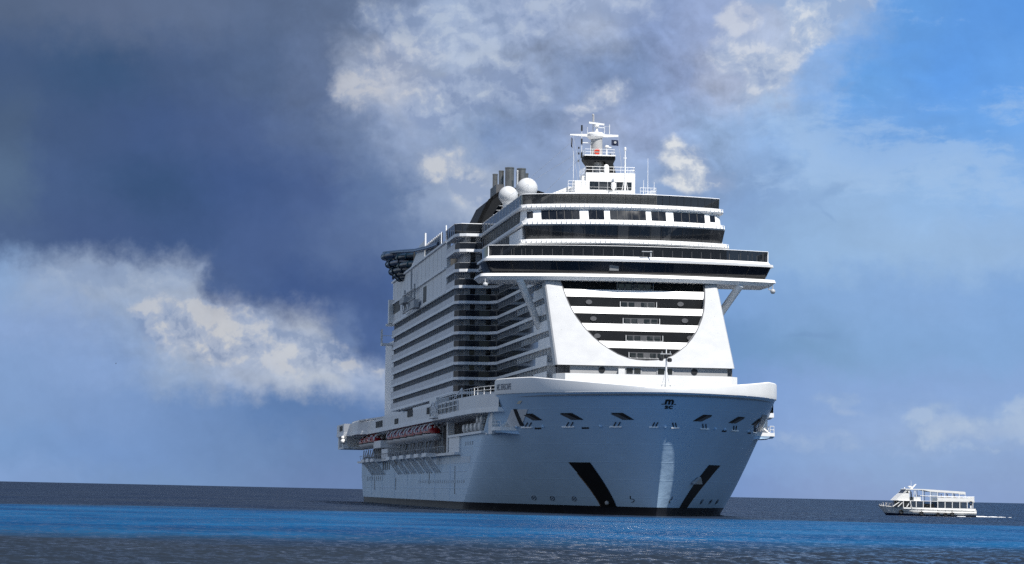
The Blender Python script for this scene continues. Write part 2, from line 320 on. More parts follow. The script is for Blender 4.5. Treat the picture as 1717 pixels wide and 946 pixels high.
# ------------------------------------------------------------------ mesh helpers
class MB:
    def __init__(s): s.v = []; s.f = []; s.m = []; s.cur = 0
    def add(s, vs, fs):
        o = len(s.v); s.v += [tuple(p) for p in vs]; s.f += [tuple(i + o for i in f) for f in fs]; s.m += [s.cur] * len(fs); return s
    def box(s, x0, x1, y0, y1, z0, z1):
        x0, x1 = min(x0, x1), max(x0, x1); y0, y1 = min(y0, y1), max(y0, y1)
        return s.add([(x0, y0, z0), (x1, y0, z0), (x1, y1, z0), (x0, y1, z0), (x0, y0, z1), (x1, y0, z1), (x1, y1, z1), (x0, y1, z1)],
                     [(0, 3, 2, 1), (4, 5, 6, 7), (0, 1, 5, 4), (1, 2, 6, 5), (2, 3, 7, 6), (3, 0, 4, 7)])
    def strip(s, pts, mats, z0, z1):
        """an upright ribbon along pts, one paint per stretch"""
        n = len(pts); s.add([(x, y, z0) for x, y in pts] + [(x, y, z1) for x, y in pts], [(i, i + 1, n + i + 1, n + i) for i in range(n - 1)])
        s.m[-(n - 1):] = mats; return s
    def loft(s, rings, closed=True, cap=True):
        n = len(rings[0]); vs = [p for r in rings for p in r]; fs = []
        for i in range(len(rings) - 1):
            for j in range(n if closed else n - 1):
                a = i * n + j; b = i * n + (j + 1) % n
                fs.append((a, b, b + n, a + n))
        if cap:
            fs.append(tuple(reversed(range(n)))); fs.append(tuple(range((len(rings) - 1) * n, len(rings) * n)))
        return s.add(vs, fs)
    def tube(s, pts, r, n=8, cap=True):
        pts = [Vector(p) for p in pts]; rs = r if isinstance(r, (list, tuple)) else [r] * len(pts); rings = []
        ref = None
        for i, p in enumerate(pts):
            t = (pts[min(i + 1, len(pts) - 1)] - pts[max(i - 1, 0)]).normalized()
            if ref is None: ref = Vector((0, 0, 1)) if abs(t.z) < 0.9 else Vector((1, 0, 0))
            a = t.cross(ref).normalized(); b = a.cross(t).normalized(); ref = b
            rings.append([p + a * (rs[i] * math.cos(2 * math.pi * k / n)) + b * (rs[i] * math.sin(2 * math.pi * k / n)) for k in range(n)])
        return s.loft(rings, True, cap)
    def bar(s, p, q, w, h=None):
        p, q = Vector(p), Vector(q); h = h or w; t = (q - p).normalized()
        ref = Vector((0, 0, 1)) if abs(t.z) < 0.9 else Vector((1, 0, 0))
        a = t.cross(ref).normalized() * w / 2; b = t.cross(a).normalized() * h / 2
        return s.loft([[c + a + b, c - a + b, c - a - b, c + a - b] for c in (p, q)])
    def sphere(s, c, r, nu=24, nv=14, sq=(1, 1, 1)):
        rings = []
        for i in range(1, nv):
            th = math.pi * i / nv
            rings.append([(c[0] + r * sq[0] * math.sin(th) * math.cos(2 * math.pi * j / nu), c[1] + r * sq[1] * math.sin(th) * math.sin(2 * math.pi * j / nu), c[2] - r * sq[2] * math.cos(th)) for j in range(nu)])
        return s.loft(rings)
    def lathe(s, c, prof, n=20):
        return s.loft([[(c[0] + r * math.cos(2 * math.pi * j / n), c[1] + r * math.sin(2 * math.pi * j / n), c[2] + z) for j in range(n)] for r, z in prof])
    def prism(s, poly, axis, a, b):
        """polygon in the two other axes, extruded along axis"""
        def put(p, d):
            return {'x': (d, p[0], p[1]), 'y': (p[0], d, p[1]), 'z': (p[0], p[1], d)}[axis]
        return s.loft([[put(p, a) for p in poly], [put(p, b) for p in poly]])
    def disc(s, c, r, axis, th, n=18, sq=1.0):
        poly = [(r * math.cos(2 * math.pi * j / n), r * sq * math.sin(2 * math.pi * j / n)) for j in range(n)]
        i = {'x': (1, 2, 0), 'y': (0, 2, 1), 'z': (0, 1, 2)}[axis]
        return s.prism([(c[i[0]] + p[0], c[i[1]] + p[1]) for p in poly], axis, c[i[2]], c[i[2]] + th)
    def build(s, name, mats, parent=None, smooth=None):
        me = bpy.data.meshes.new(name); me.from_pydata(s.v, [], s.f)
        mats = mats if isinstance(mats, (list, tuple)) else [mats]
        for m in mats: me.materials.append(m)
        bm = bmesh.new(); bm.from_mesh(me); bmesh.ops.recalc_face_normals(bm, faces=bm.faces); bm.to_mesh(me); bm.free()
        if len(mats) > 1:
            for p, i in zip(me.polygons, s.m): p.material_index = i
        if smooth is not None:
            me.shade_smooth() if hasattr(me, 'shade_smooth') else None
            me.set_sharp_from_angle(angle=R(smooth))
        o = bpy.data.objects.new(name, me); COL.objects.link(o)
        if parent: o.parent = parent
        return o
def empty(name, label, cat, loc=(0, 0, 0), rz=0, group=None):
    o = bpy.data.objects.new(name, None); COL.objects.link(o); o.location = loc; o.rotation_euler = (0, 0, rz)
    o['label'] = label; o['category'] = cat
    if group: o['group'] = group
    return o
def tag(o, label, cat, group=None):
    o['label'] = label; o['category'] = cat
    if group: o['group'] = group
    return o

# ------------------------------------------------------------------ sea
def build_sea():
    rng = np.random.default_rng(5)
    # fan of rows round the camera position: fine where it can be seen, coarse behind
    az = np.concatenate([np.linspace(-180, -14, 24)[:-1], np.linspace(-14, -7, 30)[:-1], np.linspace(-7, 18.5, 760)[:-1], np.linspace(18.5, 30, 40)[:-1], np.linspace(30, 180, 24)[:-1]])
    inv = np.linspace(1 / 55.0, 1 / 2600.0, 470); d = np.concatenate([[2.0, 8, 20, 35], 1 / inv, [3500, 5000, 8000, 14000, 30000, 90000]])
    A, D = np.meshgrid(np.radians(az), d); x = D * np.sin(A); y = D * np.cos(A)
    z = np.zeros_like(x); dd = np.gradient(d)[:, None] * np.ones_like(x)
    for i in range(46):
        L = 0.8 * (7.0 / 0.8) ** rng.random(); th = R(90 + 22) + rng.normal(0, 0.7); kx, ky = math.cos(th) * 2 * math.pi / L, math.sin(th) * 2 * math.pi / L
        amp = 0.0066 * L ** 0.62; fade = np.clip((L / np.maximum(dd, 1e-3) - 1.6) / 2.0, 0, 1)
        ph = kx * x + ky * y + rng.random() * 6.28 + 0.6 * np.sin(0.05 * x + 0.031 * y + i)
        z += amp * fade * (np.sin(ph) + 0.25 * np.cos(2 * ph))
    near = np.clip((D - 20) / 30, 0, 1); z *= near
    nr, nc = x.shape; co = np.stack([x, y, z], -1).reshape(-1, 3)
    i, j = np.meshgrid(np.arange(nr - 1), np.arange(nc), indexing='ij'); j2 = (j + 1) % nc
    q = np.stack([i * nc + j, i * nc + j2, (i + 1) * nc + j2, (i + 1) * nc + j], -1).reshape(-1, 4)[:, ::-1]
    me = bpy.data.meshes.new('sea')
    me.vertices.add(len(co)); me.vertices.foreach_set('co', co.ravel())
    me.loops.add(q.size); me.loops.foreach_set('vertex_index', q.ravel().astype(np.int32))
    me.polygons.add(len(q)); me.polygons.foreach_set('loop_start', np.arange(0, q.size, 4, dtype=np.int32)); me.polygons.foreach_set('loop_total', np.full(len(q), 4, dtype=np.int32))
    me.polygons.foreach_set('use_smooth', np.ones(len(q), dtype=bool))
    me.update(); me.validate()
    o = bpy.data.objects.new('sea', me); COL.objects.link(o); o['kind'] = 'structure'
    m = bpy.data.materials.new('sea_water'); m.use_nodes = True; t = m.node_tree; X.nt = t; b = t.nodes['Principled BSDF']
    tcn = t.nodes.new('ShaderNodeTexCoord'); ob = X(tcn.outputs['Object']); px, py, pz = sep(ob)
    edge = noise(vec(px * 0.010, py * 0.010), 1.0, 5, 0.6); edge2 = noise(vec(px * 0.05, py * 0.02), 1.0, 4, 0.6)
    edge3 = noise(vec(px * 0.16, py * 0.05), 1.0, 4, 0.6)
    yy = py + (edge - 0.5) * 90.0 + (edge2 - 0.5) * 40.0 + (edge3 - 0.5) * 22.0
    sand = smooth(yy, 152.0, 218.0) * smooth(yy, 420.0, 385.0)      # pale sand bottom between sea-grass and the drop-off
    patch = noise(vec(px * 0.03, py * 0.012), 1.0, 5, 0.6)
    deep = mix(smooth(yy, 300.0, 460.0), (0.014, 0.020, 0.030), (0.006, 0.011, 0.026))
    deep = mix(smooth(patch, 0.3, 0.7) * 0.5, deep, (0.026, 0.034, 0.045))
    patch2 = noise(vec(px * 0.05, py * 0.035, 4.0), 1.0, 5, 0.62)
    shal = mix(smooth(patch2, 0.32, 0.68), (0.003, 0.034, 0.105), (0.008, 0.078, 0.190))
    t.links.new(mix(sand, deep, shal).k, b.inputs['Base Color'])
    b.inputs['Roughness'].default_value = 0.20; b.inputs['IOR'].default_value = 1.333
    # wave slopes straight from vector noise, so that far water keeps its roughness
    def slopes(p, sc_, det): return sep(noise(p, sc_, det, 0.6, color=True))
    s1 = slopes(vec(px * 1.9, py * 1.5), 1.0, 5); s2 = slopes(vec(px * 0.2, py * 0.36), 1.0, 4); s3 = slopes(vec(px * 4.0, py * 5.0), 1.0, 3)
    sx = (s1[0] - 0.5) * 0.8 + (s2[0] - 0.5) * 0.35 + (s3[0] - 0.5) * 0.45
    sy = (s1[1] - 0.5) * 2.1 + (s2[1] - 0.5) * 0.45 + (s3[1] - 0.5) * 0.9 - 0.28
    geo = t.nodes.new('ShaderNodeNewGeometry')
    va_ = t.nodes.new('ShaderNodeVectorMath'); va_.operation = 'ADD'; t.links.new(geo.outputs['Normal'], va_.inputs[0]); t.links.new(vec(sx, sy, 0.0).k, va_.inputs[1])
    vn = t.nodes.new('ShaderNodeVectorMath'); vn.operation = 'NORMALIZE'; t.links.new(va_.outputs[0], vn.inputs[0]); t.links.new(vn.outputs[0], b.inputs['Normal'])
    me.materials.append(m)
build_sea()

# ------------------------------------------------------------------ the cruise ship
PSI = 0.0303254
SHIP_LOC = (67.65, 430.0, 0.0)
ship = empty('cruise_ship', 'huge white cruise ship at anchor seen bow on, dark glass bridge across its front', 'cruise ship', SHIP_LOC, PSI)
def part(mb, name, mat, parent=None, smooth=None): return mb.build(name, mat, parent or ship, smooth)
B = 22.5
lerp = lambda a, b, t: a + (b - a) * t
def hull_pt(t, z, sg, off=0.0):
    f = min(max(z / 18.6, 0), 1.12); e = min(f ** 0.85, 1) if f > 0 else 0
    y0 = 10.2 * max(0, 1 - f) ** 0.9 - 0.5; L = lerp(65, 32, e); a = lerp(1.4, 1.9, e); c = lerp(0.9, 0.6, e); s = t ** 1.8
    return Vector((sg * B * (1 - (1 - s) ** a) ** c, y0 + L * s, z))
def hull_n(t, z, sg):
    t = min(max(t, 0.02), 0.985)
    a = hull_pt(t + 0.01, z, sg) - hull_pt(t - 0.01, z, sg); b = hull_pt(t, z + 0.1, sg) - hull_pt(t, z - 0.1, sg)
    n = a.cross(b).normalized()
    return n if n.y < 0 or n.x * sg > 0.9 else -n
def hull_off(t, z, sg, o): return hull_pt(t, z, sg) + hull_n(t, z, sg) * o
def hull_patch(mb, corner, sg, nu=6, nv=10, o=0.05, th=0.0):
    """corner(u, v) -> (t, z); a skin lying on the bow plating"""
    g = [[hull_off(*corner(i / nu, j / nv), sg, o) for i in range(nu + 1)] for j in range(nv + 1)]
    vs = [p for r in g for p in r]; fs = [(j * (nu + 1) + i, j * (nu + 1) + i + 1, (j + 1) * (nu + 1) + i + 1, (j + 1) * (nu + 1) + i) for j in range(nv) for i in range(nu)]
    mb.add(vs, fs)

# hull: bow plating (both sides), flat sides, transom
NT = 44; TS = [i / NT for i in range(NT + 1)]
def bow_ring(z): return [hull_pt(t, z, -1) for t in reversed(TS)] + [hull_pt(t, z, 1) for t in TS[1:]]
STERN = 293.0
h = MB()
zs = [1.3 + (18.6 - 1.3) * i / 26 for i in range(27)]
rings = [bow_ring(z) for z in zs]
h.loft(rings, closed=False, cap=False)
for sg in (-1, 1):
    # flat side from the end of the bow plating to the stern, up to the boat deck
    vs, fs = [], []
    n = 0
    for i, z in enumerate(zs):
        if z > 10.3: break
        e = hull_pt(1, z, sg); vs += [e, Vector((sg * B, STERN - (1.5 if z > 6 else 1.5 + (6 - z) * 1.2), z))]; n += 1
    h.add(vs, [(2 * i, 2 * i + 1, 2 * i + 3, 2 * i + 2) for i in range(n - 1)])
    # step up to 12.8 for the raft deck, between the bow and the lifeboats
    z0 = zs[n - 1]; e0 = hull_pt(1, z0, sg)
    h.add([e0, (sg * B, 78, z0), (sg * B, 76, 12.8), hull_pt(1, 12.8, sg)], [(0, 1, 2, 3)])
h.add([(-B, STERN - 1.5, 10.3), (B, STERN - 1.5, 10.3), (B, STERN - 8.5, 0.2), (-B, STERN - 8.5, 0.2)], [(0, 1, 2, 3)])
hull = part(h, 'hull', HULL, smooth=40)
bt = MB()
rings = [[p + Vector((0, 0.06, 0)) if i == NT else p for i, p in enumerate(bow_ring(z))] for z in (-2.0, -0.5, 0.5, 1.3)]
rings = [[Vector((-B, STERN - 10 + max(0, r[0].z) * 1.2, r[0].z))] + r + [Vector((B, STERN - 10 + max(0, r[0].z) * 1.2, r[0].z))] for r in rings]
bt.loft(rings, closed=False, cap=False)
bt.add([rings[0][0], rings[0][-1], rings[-1][-1], rings[-1][0]], [(0, 1, 2, 3)])
part(bt, 'boot_top', BOOT, hull, smooth=40)

# white bulwark band that caps the bow
def btop(t): return 19.35 + 1.75 * min(1, max(0, (t - 0.05)) / 0.62) ** 1.25 - max(0, t - 0.93) * 9
bw = MB(); order = [(-1, t) for t in reversed(TS)] + [(1, t) for t in TS[1:]]
def band_ring(fz, off):
    r = []
    for sg, t in order:
        tt = t * 0.955; z = fz(tt); p = hull_pt(tt, min(z, 20.5), sg); p.z = z
        n = hull_n(tt, 18.4, sg); n.z = 0; r.append(p + n.normalized() * off)
    return r
bw.loft([band_ring(lambda t: 18.62, 0.16), band_ring(lambda t: 19.1, 0.22), band_ring(lambda t: btop(t) - 0.12, 0.20), band_ring(btop, 0.10), band_ring(btop, -0.22), band_ring(lambda t: 18.9, -0.3)], closed=False, cap=False)
bulwark = part(bw, 'bulwark', WHITE, smooth=35)

# black painted slashes with the anchor pockets, mooring ports, fairlead ledges
for sg in (-1, 1):
    def slash(u, v):
        z = lerp(1.25, 8.05, v); b = v ** 1.25
        l = lerp(0.312, 0.41, b); r = lerp(0.385, 0.505, b)
        return (lerp(l, r, u), z)
    s = MB(); hull_patch(s, slash, sg, 5, 16, 0.06)
    so = part(s, 'bow_marking', BLACK, hull, smooth=40)
    s = MB(); hull_patch(s, lambda u, v: (slash(1.0 + 0.05 * u, v * 0.75)[0], slash(0, v * 0.75)[1]), sg, 1, 16, 0.05); part(s, 'rust_edge', RUST, so)
    a = MB()
    c = hull_off(0.375, 5.9, sg, 0.15) if sg > 0 else hull_off(0.352, 1.9, sg, 0.15)
    n = hull_n(0.36, 5, sg)
    if sg > 0:
        e1 = hull_off(0.325, 5.3, sg, 0.1); e2 = hull_off(0.395, 5.35, sg, 0.1); e3 = hull_off(0.366, 6.3, sg, 0.15)
        a.add([e1, e2, e3, e1 + n * 0.5, e2 + n * 0.5, e3 + n * 0.35], [(0, 1, 2), (5, 4, 3), (0, 1, 4, 3), (1, 2, 5, 4), (2, 0, 3, 5)])
    else:
        a.sphere(c, 0.35, 10, 8)
    part(a, 'anchor', GREY, so)
for sg in (-1, 1):
    for t0, t1 in ((0.235, 0.292), (0.468, 0.525), (0.662, 0.712)):
        w = t1 - t0
        m1 = MB(); hull_patch(m1, lambda u, v: (lerp(t0 - 0.05, t0 + 0.002, v) + u * w, lerp(14.5, 15.52, v)), sg, 4, 4, 0.06)
        mo = part(m1, 'mooring_port', DARK, hull)
        m2 = MB(); hull_patch(m2, lambda u, v: (lerp(t0 - 0.05, t0 + 0.002, v) + (0.38 + 0.6 * u) * w if sg < 0 and t0 < .6 or sg > 0 else 0.0 + lerp(t0 - 0.05, t0 + 0.002, v) + (0.42 + 0.55 * u) * w, lerp(14.56, 15.36, v)), sg, 3, 3, 0.10)
        part(m2, 'port_lining', DGREY, mo)
    for t in (0.08, 0.275, 0.49, 0.69):
        l = MB(); p, q = hull_off(t - 0.028, 13.3, sg, 0.0), hull_off(t + 0.028, 13.3, sg, 0.0); n = hull_n(t, 13.3, sg); n.z = 0; n.normalize()
        l.loft([[x, x + n * 0.42, x + n * 0.42 + Vector((0, 0, 0.22)), x + Vector((0, 0, 0.22))] for x in (p - n * 0.2, q - n * 0.2)])
        part(l, 'fairlead_ledge', SIDEW, hull)
        g = MB()
        for d in (-0.010, 0.010):
            a0 = hull_off(t + d, 13.55, sg, 0.06); b0 = hull_off(t + d - 0.012, 14.15, sg, 0.06); g.bar(a0, b0, 0.14, 0.10)
        part(g, 'fairlead_roller', DARK, hull)
    for t in (0.345, 0.412, 0.61) if sg > 0 else (0.0, 0.345, 0.61, 0.745):
        d = MB(); c = hull_off(t, 13.55, sg, 0.02); d.sphere(c, 0.27, 12, 8, (1, 0.6, 1)); part(d, 'chock', HULL, hull, smooth=60)
    for t in (0.415, 0.635):
        d = MB(); hull_patch(d, lambda u, v: (t - 0.016 + 0.032 * u, 13.12 + 0.24 * v), sg, 3, 2, 0.05); part(d, 'hawse_slot', DARK, hull)
# small pale hatch on the starboard bow
d = MB(); hull_patch(d, lambda u, v: (0.738 + 0.022 * u - 0.012 * v, 17.05 + 0.45 * v), -1, 2, 2, 0.06); part(d, 'bow_hatch', material('hatch_paint', (0.75, 0.68, 0.55), 0.5), hull)

# painted thruster and bulb marks above the waterline
def stroke(mb, pts, sg, w=0.16):
    for (t0, z0), (t1, z1) in zip(pts, pts[1:]):
        mb.bar(hull_off(t0, z0, sg, 0.03), hull_off(t1, z1, sg, 0.03), w, 0.06)
for sg in (-1, 1):
    for t in (0.498, 0.588, 0.663):
        m = MB(); ring = [(t + 0.009 * math.cos(a), 2.35 + 0.38 * math.sin(a)) for a in [i * math.pi / 6 for i in range(13)]]
        stroke(m, ring, sg, 0.07); stroke(m, [(t - 0.006, 2.1), (t + 0.006, 2.6)], sg, 0.07); stroke(m, [(t + 0.006, 2.1), (t - 0.006, 2.6)], sg, 0.07)
        part(m, 'thruster_mark', NAMEP, hull)
    m = MB(); t = 0.19 if sg > 0 else 0.222
    stroke(m, [(t + 0.012, 3.0), (t + 0.012, 2.55), (t - 0.004, 2.5), (t - 0.010, 2.3), (t - 0.002, 2.05), (t + 0.010, 2.05)], sg, 0.13)
    part(m, 'bulb_mark', BLACK, hull)
# hull side: row of slots, ports and the knee brackets that carry the boat deck
def grille(y0, n, pitch, w, z0, z1, mat):
    pts, ms = [(-B - 0.03, y0 - 0.3)], []
    for i in range(n): pts += [(-B - 0.03, y0 + i * pitch), (-B - 0.03, y0 + i * pitch + w)]; ms += [0, 1]
    pts.append((-B - 0.03, y0 + n * pitch)); ms.append(0)
    g = MB(); g.strip(pts, ms, z0, z1); part(g, 'side_grille', [HULL, mat], hull)
SLOT = material('slot_paint', (0.60, 0.62, 0.65), 0.5)
grille(62, 40, 1.75, 0.7, 8.05, 9.2, SLOT); grille(140, 21, 1.75, 0.7, 8.05, 9.2, SLOT); grille(58, 5, 2.6, 0.7, 11.1, 11.7, DARK); grille(70, 26, 3.1, 0.7, 4.6, 5.1, DARK)
for y, z, w, hh in [(198, 3.2, 1.2, 2.6), (128, 4.4, 1.0, 2.2), (252, 3.0, 1.2, 2.2), (196, 8.2, 7, 1.4), (84, 2.6, 0.8, 5.0)] + [(232 + i * 5.2, 5.2, 1.0, 1.0) for i in range(9)] + [(214 + i * 5, 7.6, 2.4, 1.7) for i in range(4)]:
    s = MB(); s.box(-B - 0.03, -B + 0.05, y, y + w, z, z + hh); part(s, 'side_port', DARK, hull)
s = MB()
for z in (3.6, 6.6): s.box(-B - 0.06, -B + 0.05, 66, STERN - 4, z, z + 0.07)
for y in (92, 118, 146, 172, 201, 232, 262): s.box(-B - 0.05, -B + 0.05, y, y + 0.12, 1.4, 9.6)
part(s, 'weld_seam', HULL, hull)

# lettering: company mark on the stem and the ship's name on the starboard bow
def text_mesh(txt, size, bold=0.0, sx=1.0, shear=0.0):
    cu = bpy.data.curves.new('t', 'FONT'); cu.body = txt; cu.size = size; cu.offset = bold; cu.shear = shear; cu.resolution_u = 4
    ob = bpy.data.objects.new('t', cu); COL.objects.link(ob); bpy.context.view_layer.update()
    me = bpy.data.meshes.new_from_object(ob.evaluated_get(bpy.context.evaluated_depsgraph_get()))
    vs = [(v.co.x * sx, v.co.y) for v in me.vertices]; fs = [tuple(p.vertices) for p in me.polygons]
    bpy.data.objects.remove(ob); bpy.data.curves.remove(cu); bpy.data.meshes.remove(me)
    x0 = min(v[0] for v in vs); x1 = max(v[0] for v in vs); y0 = min(v[1] for v in vs)
    return [(v[0] - (x0 + x1) / 2, v[1] - y0) for v in vs], fs
def hull_y(x, z):
    lo, hi = 0.0, 1.0
    for _ in range(30):
        m = (lo + hi) / 2
        if abs(hull_pt(m, z, 1).x) < abs(x): lo = m
        else: hi = m
    return hull_pt(lo, z, 1).y
lg = MB()
for txt, size, bold, sx, z0, shear in (('m', 1.42, 0.055, 1.30, 16.78, 0.12), ('sc', 0.98, 0.028, 1.55, 16.13, 0.05)):
    vs, fs = text_mesh(txt, size, bold, sx, shear)
    lg.add([(0.22 + x, hull_y(0.22 + x, z0 + z) - 0.10, z0 + z) for x, z in vs], fs)
for x0, x1 in ((-0.95, -0.55), (0.95, 1.30)):
    lg.add([(x, hull_y(x, z) - 0.10, z) for x, z in ((x0, 16.78), (x1, 16.78), (x1, 16.90), (x0, 16.86))], [(0, 1, 2, 3)])
part(lg, 'company_lettering', BLACK, hull)
nm = MB(); vs, fs = text_mesh('MSC SEASCAPE', 1.35, 0.02, 1.0)
wid = max(v[0] for v in vs) * 2
def name_pt(x, z):
    t = lerp(0.925, 0.80, x / wid + 0.5); p = hull_pt(t, 20.3, -1); p.z = 19.25 + z; n = hull_n(t, 18.4, -1); n.z = 0
    return p + n.normalized() * 0.27
nm.add([name_pt(x, z) for x, z in vs], fs)
part(nm, 'name_lettering', NAMEP, bulwark)

# small mooring platforms outside the bow
for sg in (-1, 1):
    pf = empty('bow_platform', '', ''); del pf['label'], pf['category']; pf.parent = ship
    c = hull_pt(0.80, 12.9, sg); ya, yb = c.y - 2.6, c.y + 2.8
    xi = sg * (abs(c.x) - 2.2); xo = sg * (abs(c.x) + 2.3)
    m = MB(); poly = [(xi, ya - 1.2), (sg * (abs(xo) - 0.9), ya), (xo, ya + 0.9), (xo, yb - 0.4), (xi, yb)]
    m.prism(poly, 'z', 12.95, 13.5); m.build('platform_tray', WHITE, pf)
    m = MB(); m.loft([[(x, y, 12.94) for x, y in poly], [(x * 0.985 if abs(x) > abs(xi) + .1 else x, y, 12.3 if abs(x) < abs(xi) + .1 else 12.6) for x, y in poly]]); m.build('platform_keel', HULL, pf)
    m = MB()
    pts = [(sg * (abs(xo) - 0.9), ya + 0.15), (xo - sg * 0.1, ya + 1), (xo - sg * 0.1, yb - 0.5), (xi, yb - 0.1)]
    for zz in (14.0, 14.55): m.tube([(x, y, zz) for x, y in pts], 0.05, 5)
    for x, y in pts: m.tube([(x, y, 13.4), (x, y, 14.6)], 0.05, 5)
    m.build('platform_railing', WHITE, pf)
    m = MB(); m.bar((xo - sg * 0.9, ya + 0.9, 13.5), (xi + sg * 0.3, ya + 0.4, 16.0), 0.22); m.bar((xo - sg * 1.4, ya + 1.3, 13.5), (xi + sg * 1.2, ya + 1.0, 15.0), 0.16); m.build('platform_stay', WHITE, pf)
    g = MB(); hull_patch(g, lambda u, v: (0.72 + 0.10 * u - 0.03 * v, 13.6 + 2.6 * v), sg, 4, 4, 0.07); g.build('platform_door', FRAME if sg > 0 else PANEL, pf)
    g = MB(); hull_patch(g, lambda u, v: (0.755 + 0.022 * u - 0.05 * (1 - v), 13.7 + 2.6 * v) if sg < 0 else (0.68 + 0.02 * u - 0.03 * (1 - v), 14.2 + 1.5 * v), sg, 3, 3, 0.11); g.build('door_gap', DARK, pf)

# forecastle deck, breakwater and foremast
fd = MB(); ring = [hull_pt(t * 0.955, 18.6, -1) for t in reversed(TS)] + [hull_pt(t * 0.955, 18.6, 1) for t in TS[1:]]
ring = [Vector((p.x * 0.985, p.y + 0.2, 18.55)) for p in ring]
fd.loft([ring + [Vector((B * 0.97, 98, 18.55)), Vector((-B * 0.97, 98, 18.55))], [p + Vector((0, 0, -0.5)) for p in ring] + [Vector((B * 0.97, 98, 18.05)), Vector((-B * 0.97, 98, 18.05))]])
part(fd, 'forecastle_deck', DECK)
bk = MB(); 
pl = []
for i in range(25):
    x = -14.3 + 28.6 * i / 24; e = max(0, (abs(x) - 12.6) / 1.7); pl.append((x, 16.6 + 1.7 * (1 - math.sqrt(max(0, 1 - e * e)))))
pl = [(-14.3, 22)] + pl + [(14.3, 22)]
bk.loft([[(x, y, z) for x, y in pl] for z in (18.5, 21.85)] + [[(x * 0.985, y + 0.25, 21.88) for x, y in pl], [(x * 0.98, y + 0.3, 18.5) for x, y in pl]], closed=False, cap=False)
part(bk, 'breakwater', WHITE, smooth=30)
fm = empty('foremast', '', ''); del fm['label'], fm['category']; fm.parent = ship
m = MB(); m.tube([(0.2, 3.0, 18.5), (0.2, 3.0, 22.5), (0.2, 3.0, 25.8)], [0.20, 0.14, 0.06], 8); m.build('mast_pole', WHITE, fm)
m = MB(); 
for dx_, dy_ in ((-0.95, 0.2), (0.95, 0.2), (0, 1.3)): m.tube([(0.2 + dx_, 3.0 + dy_, 18.5), (0.2, 3.0, 22.2)], 0.06, 6)
for zz, w in ((20.0, 0.62),): m.tube([(0.2 - w, 3.1, zz), (0.2 + w, 3.1, zz)], 0.05, 5)
m.tube([(-1.1, 3.0, 19.9), (1.6, 3.0, 19.9)], 0.05, 5)
m.build('mast_leg', WHITE, fm)
m = MB(); m.box(-0.7, 1.0, 2.9, 3.1, 24.45, 24.6); m.tube([(-0.45, 3, 24.6), (-0.45, 3, 24.9)], 0.06, 6); m.tube([(0.8, 3, 24.6), (0.8, 3, 24.95)], 0.06, 6); m.build('mast_yard', FRAME, fm)
for x, z, r in ((-0.62, 23.75, 0.34), (0.66, 23.6, 0.36), (0.15, 24.15, 0.26)):
    m = MB(); m.lathe((x, 2.75, z - 0.3), [(r * .6, 0), (r, 0.1), (r, 0.5), (r * .5, 0.62)], 10); m.build('mast_lamp', DARK, fm)

# ---- forward wall: white frame with the bowl shaped opening, black terraces and white parapets
ZB, ZT = 23.27, 37.55
def ys(z): return 19.0 + (z - ZB) * 0.974
HOLE = [(24.28, 0.0), (24.36, 1.6), (24.55, 2.7), (24.85, 3.5), (25.2, 4.35), (25.9, 5.45), (26.85, 6.7), (28.0, 7.85), (29.25, 8.85), (30.5, 9.62), (31.7, 10.28), (33.2, 10.85), (34.7, 11.25), (36.2, 11.55), (37.55, 11.75)]
HW = 14.15; HX = 0.25
fr = MB()
for sg in (-1, 1):
    outer = lambda z: [(HW - 0.7, 0.0), (HW - 0.2, 0.12), (HW, 0.55), (HW, 3.4)]
    rows = [(ZB, None)] + [(z, hh) for z, hh in HOLE]
    ring = []
    for z, hh in rows:
        inn = [(0.0 if hh is None else hh, 0.0)]
        ring.append([(HX * 0 + sg * x + (HX if i == 0 else 0), ys(z) + y, z) for i, (x, y) in enumerate(inn + outer(z))])
    fr.loft(ring, closed=False, cap=False)
    # thickness of the opening's rim
    fr.loft([[(HX + sg * hh, ys(z), z) for z, hh in HOLE], [(HX + sg * hh * 0.995, ys(z) + 0.9, z + 0.02) for z, hh in HOLE]], closed=False, cap=False)
    fr.add([(0, ys(ZB), ZB), (sg * HW, ys(ZB) + 0.55, ZB), (sg * HW, ys(ZB) + 3.4, ZB), (0, ys(ZB) + 3.4, ZB)], [(0, 1, 2, 3)])
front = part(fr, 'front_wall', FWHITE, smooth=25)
tr = MB(); tr.tube([(HX - hh, ys(z) + 0.02, z) for z, hh in reversed(HOLE[1:])] + [(HX, ys(24.28), 24.28)] + [(HX + hh, ys(z) + 0.02, z) for z, hh in HOLE[1:]], 0.085, 6); part(tr, 'opening_shadow_line', DGREY, front)  # dark tube drawn as the thin shadow line along the opening's edge
def hole_w(z):
    for (z0, a), (z1, b_) in zip(HOLE, HOLE[1:]):
        if z0 <= z <= z1: return lerp(a, b_, (z - z0) / (z1 - z0))
    return HOLE[-1][1] if z > HOLE[-1][0] else 0
PARA = [(26.13, 27.38), (29.0, 30.3), (31.88, 33.14), (34.72, 36.12)]
tops = [24.3] + [p[1] for p in PARA]; bots = [p[0] for p in PARA] + [37.9]
for i, (z0, z1) in enumerate(PARA):
    w = hole_w(z1) + 0.35; y = ys(z0) + 0.75
    m = MB(); m.loft([[(HX - w, y, z0), (HX + w, y, z0), (HX + w, y + 0.8, z1), (HX - w, y + 0.8, z1)], [(HX - w, y + 0.3, z0), (HX + w, y + 0.3, z0), (HX + w, y + 1.0, z1), (HX - w, y + 1.0, z1)]])
    m.box(HX - w, HX + w, y + 0.3, y + 4.2, z0 + 0.003, z0 + 0.18)
    part(m, 'front_parapet', WHITE, front)
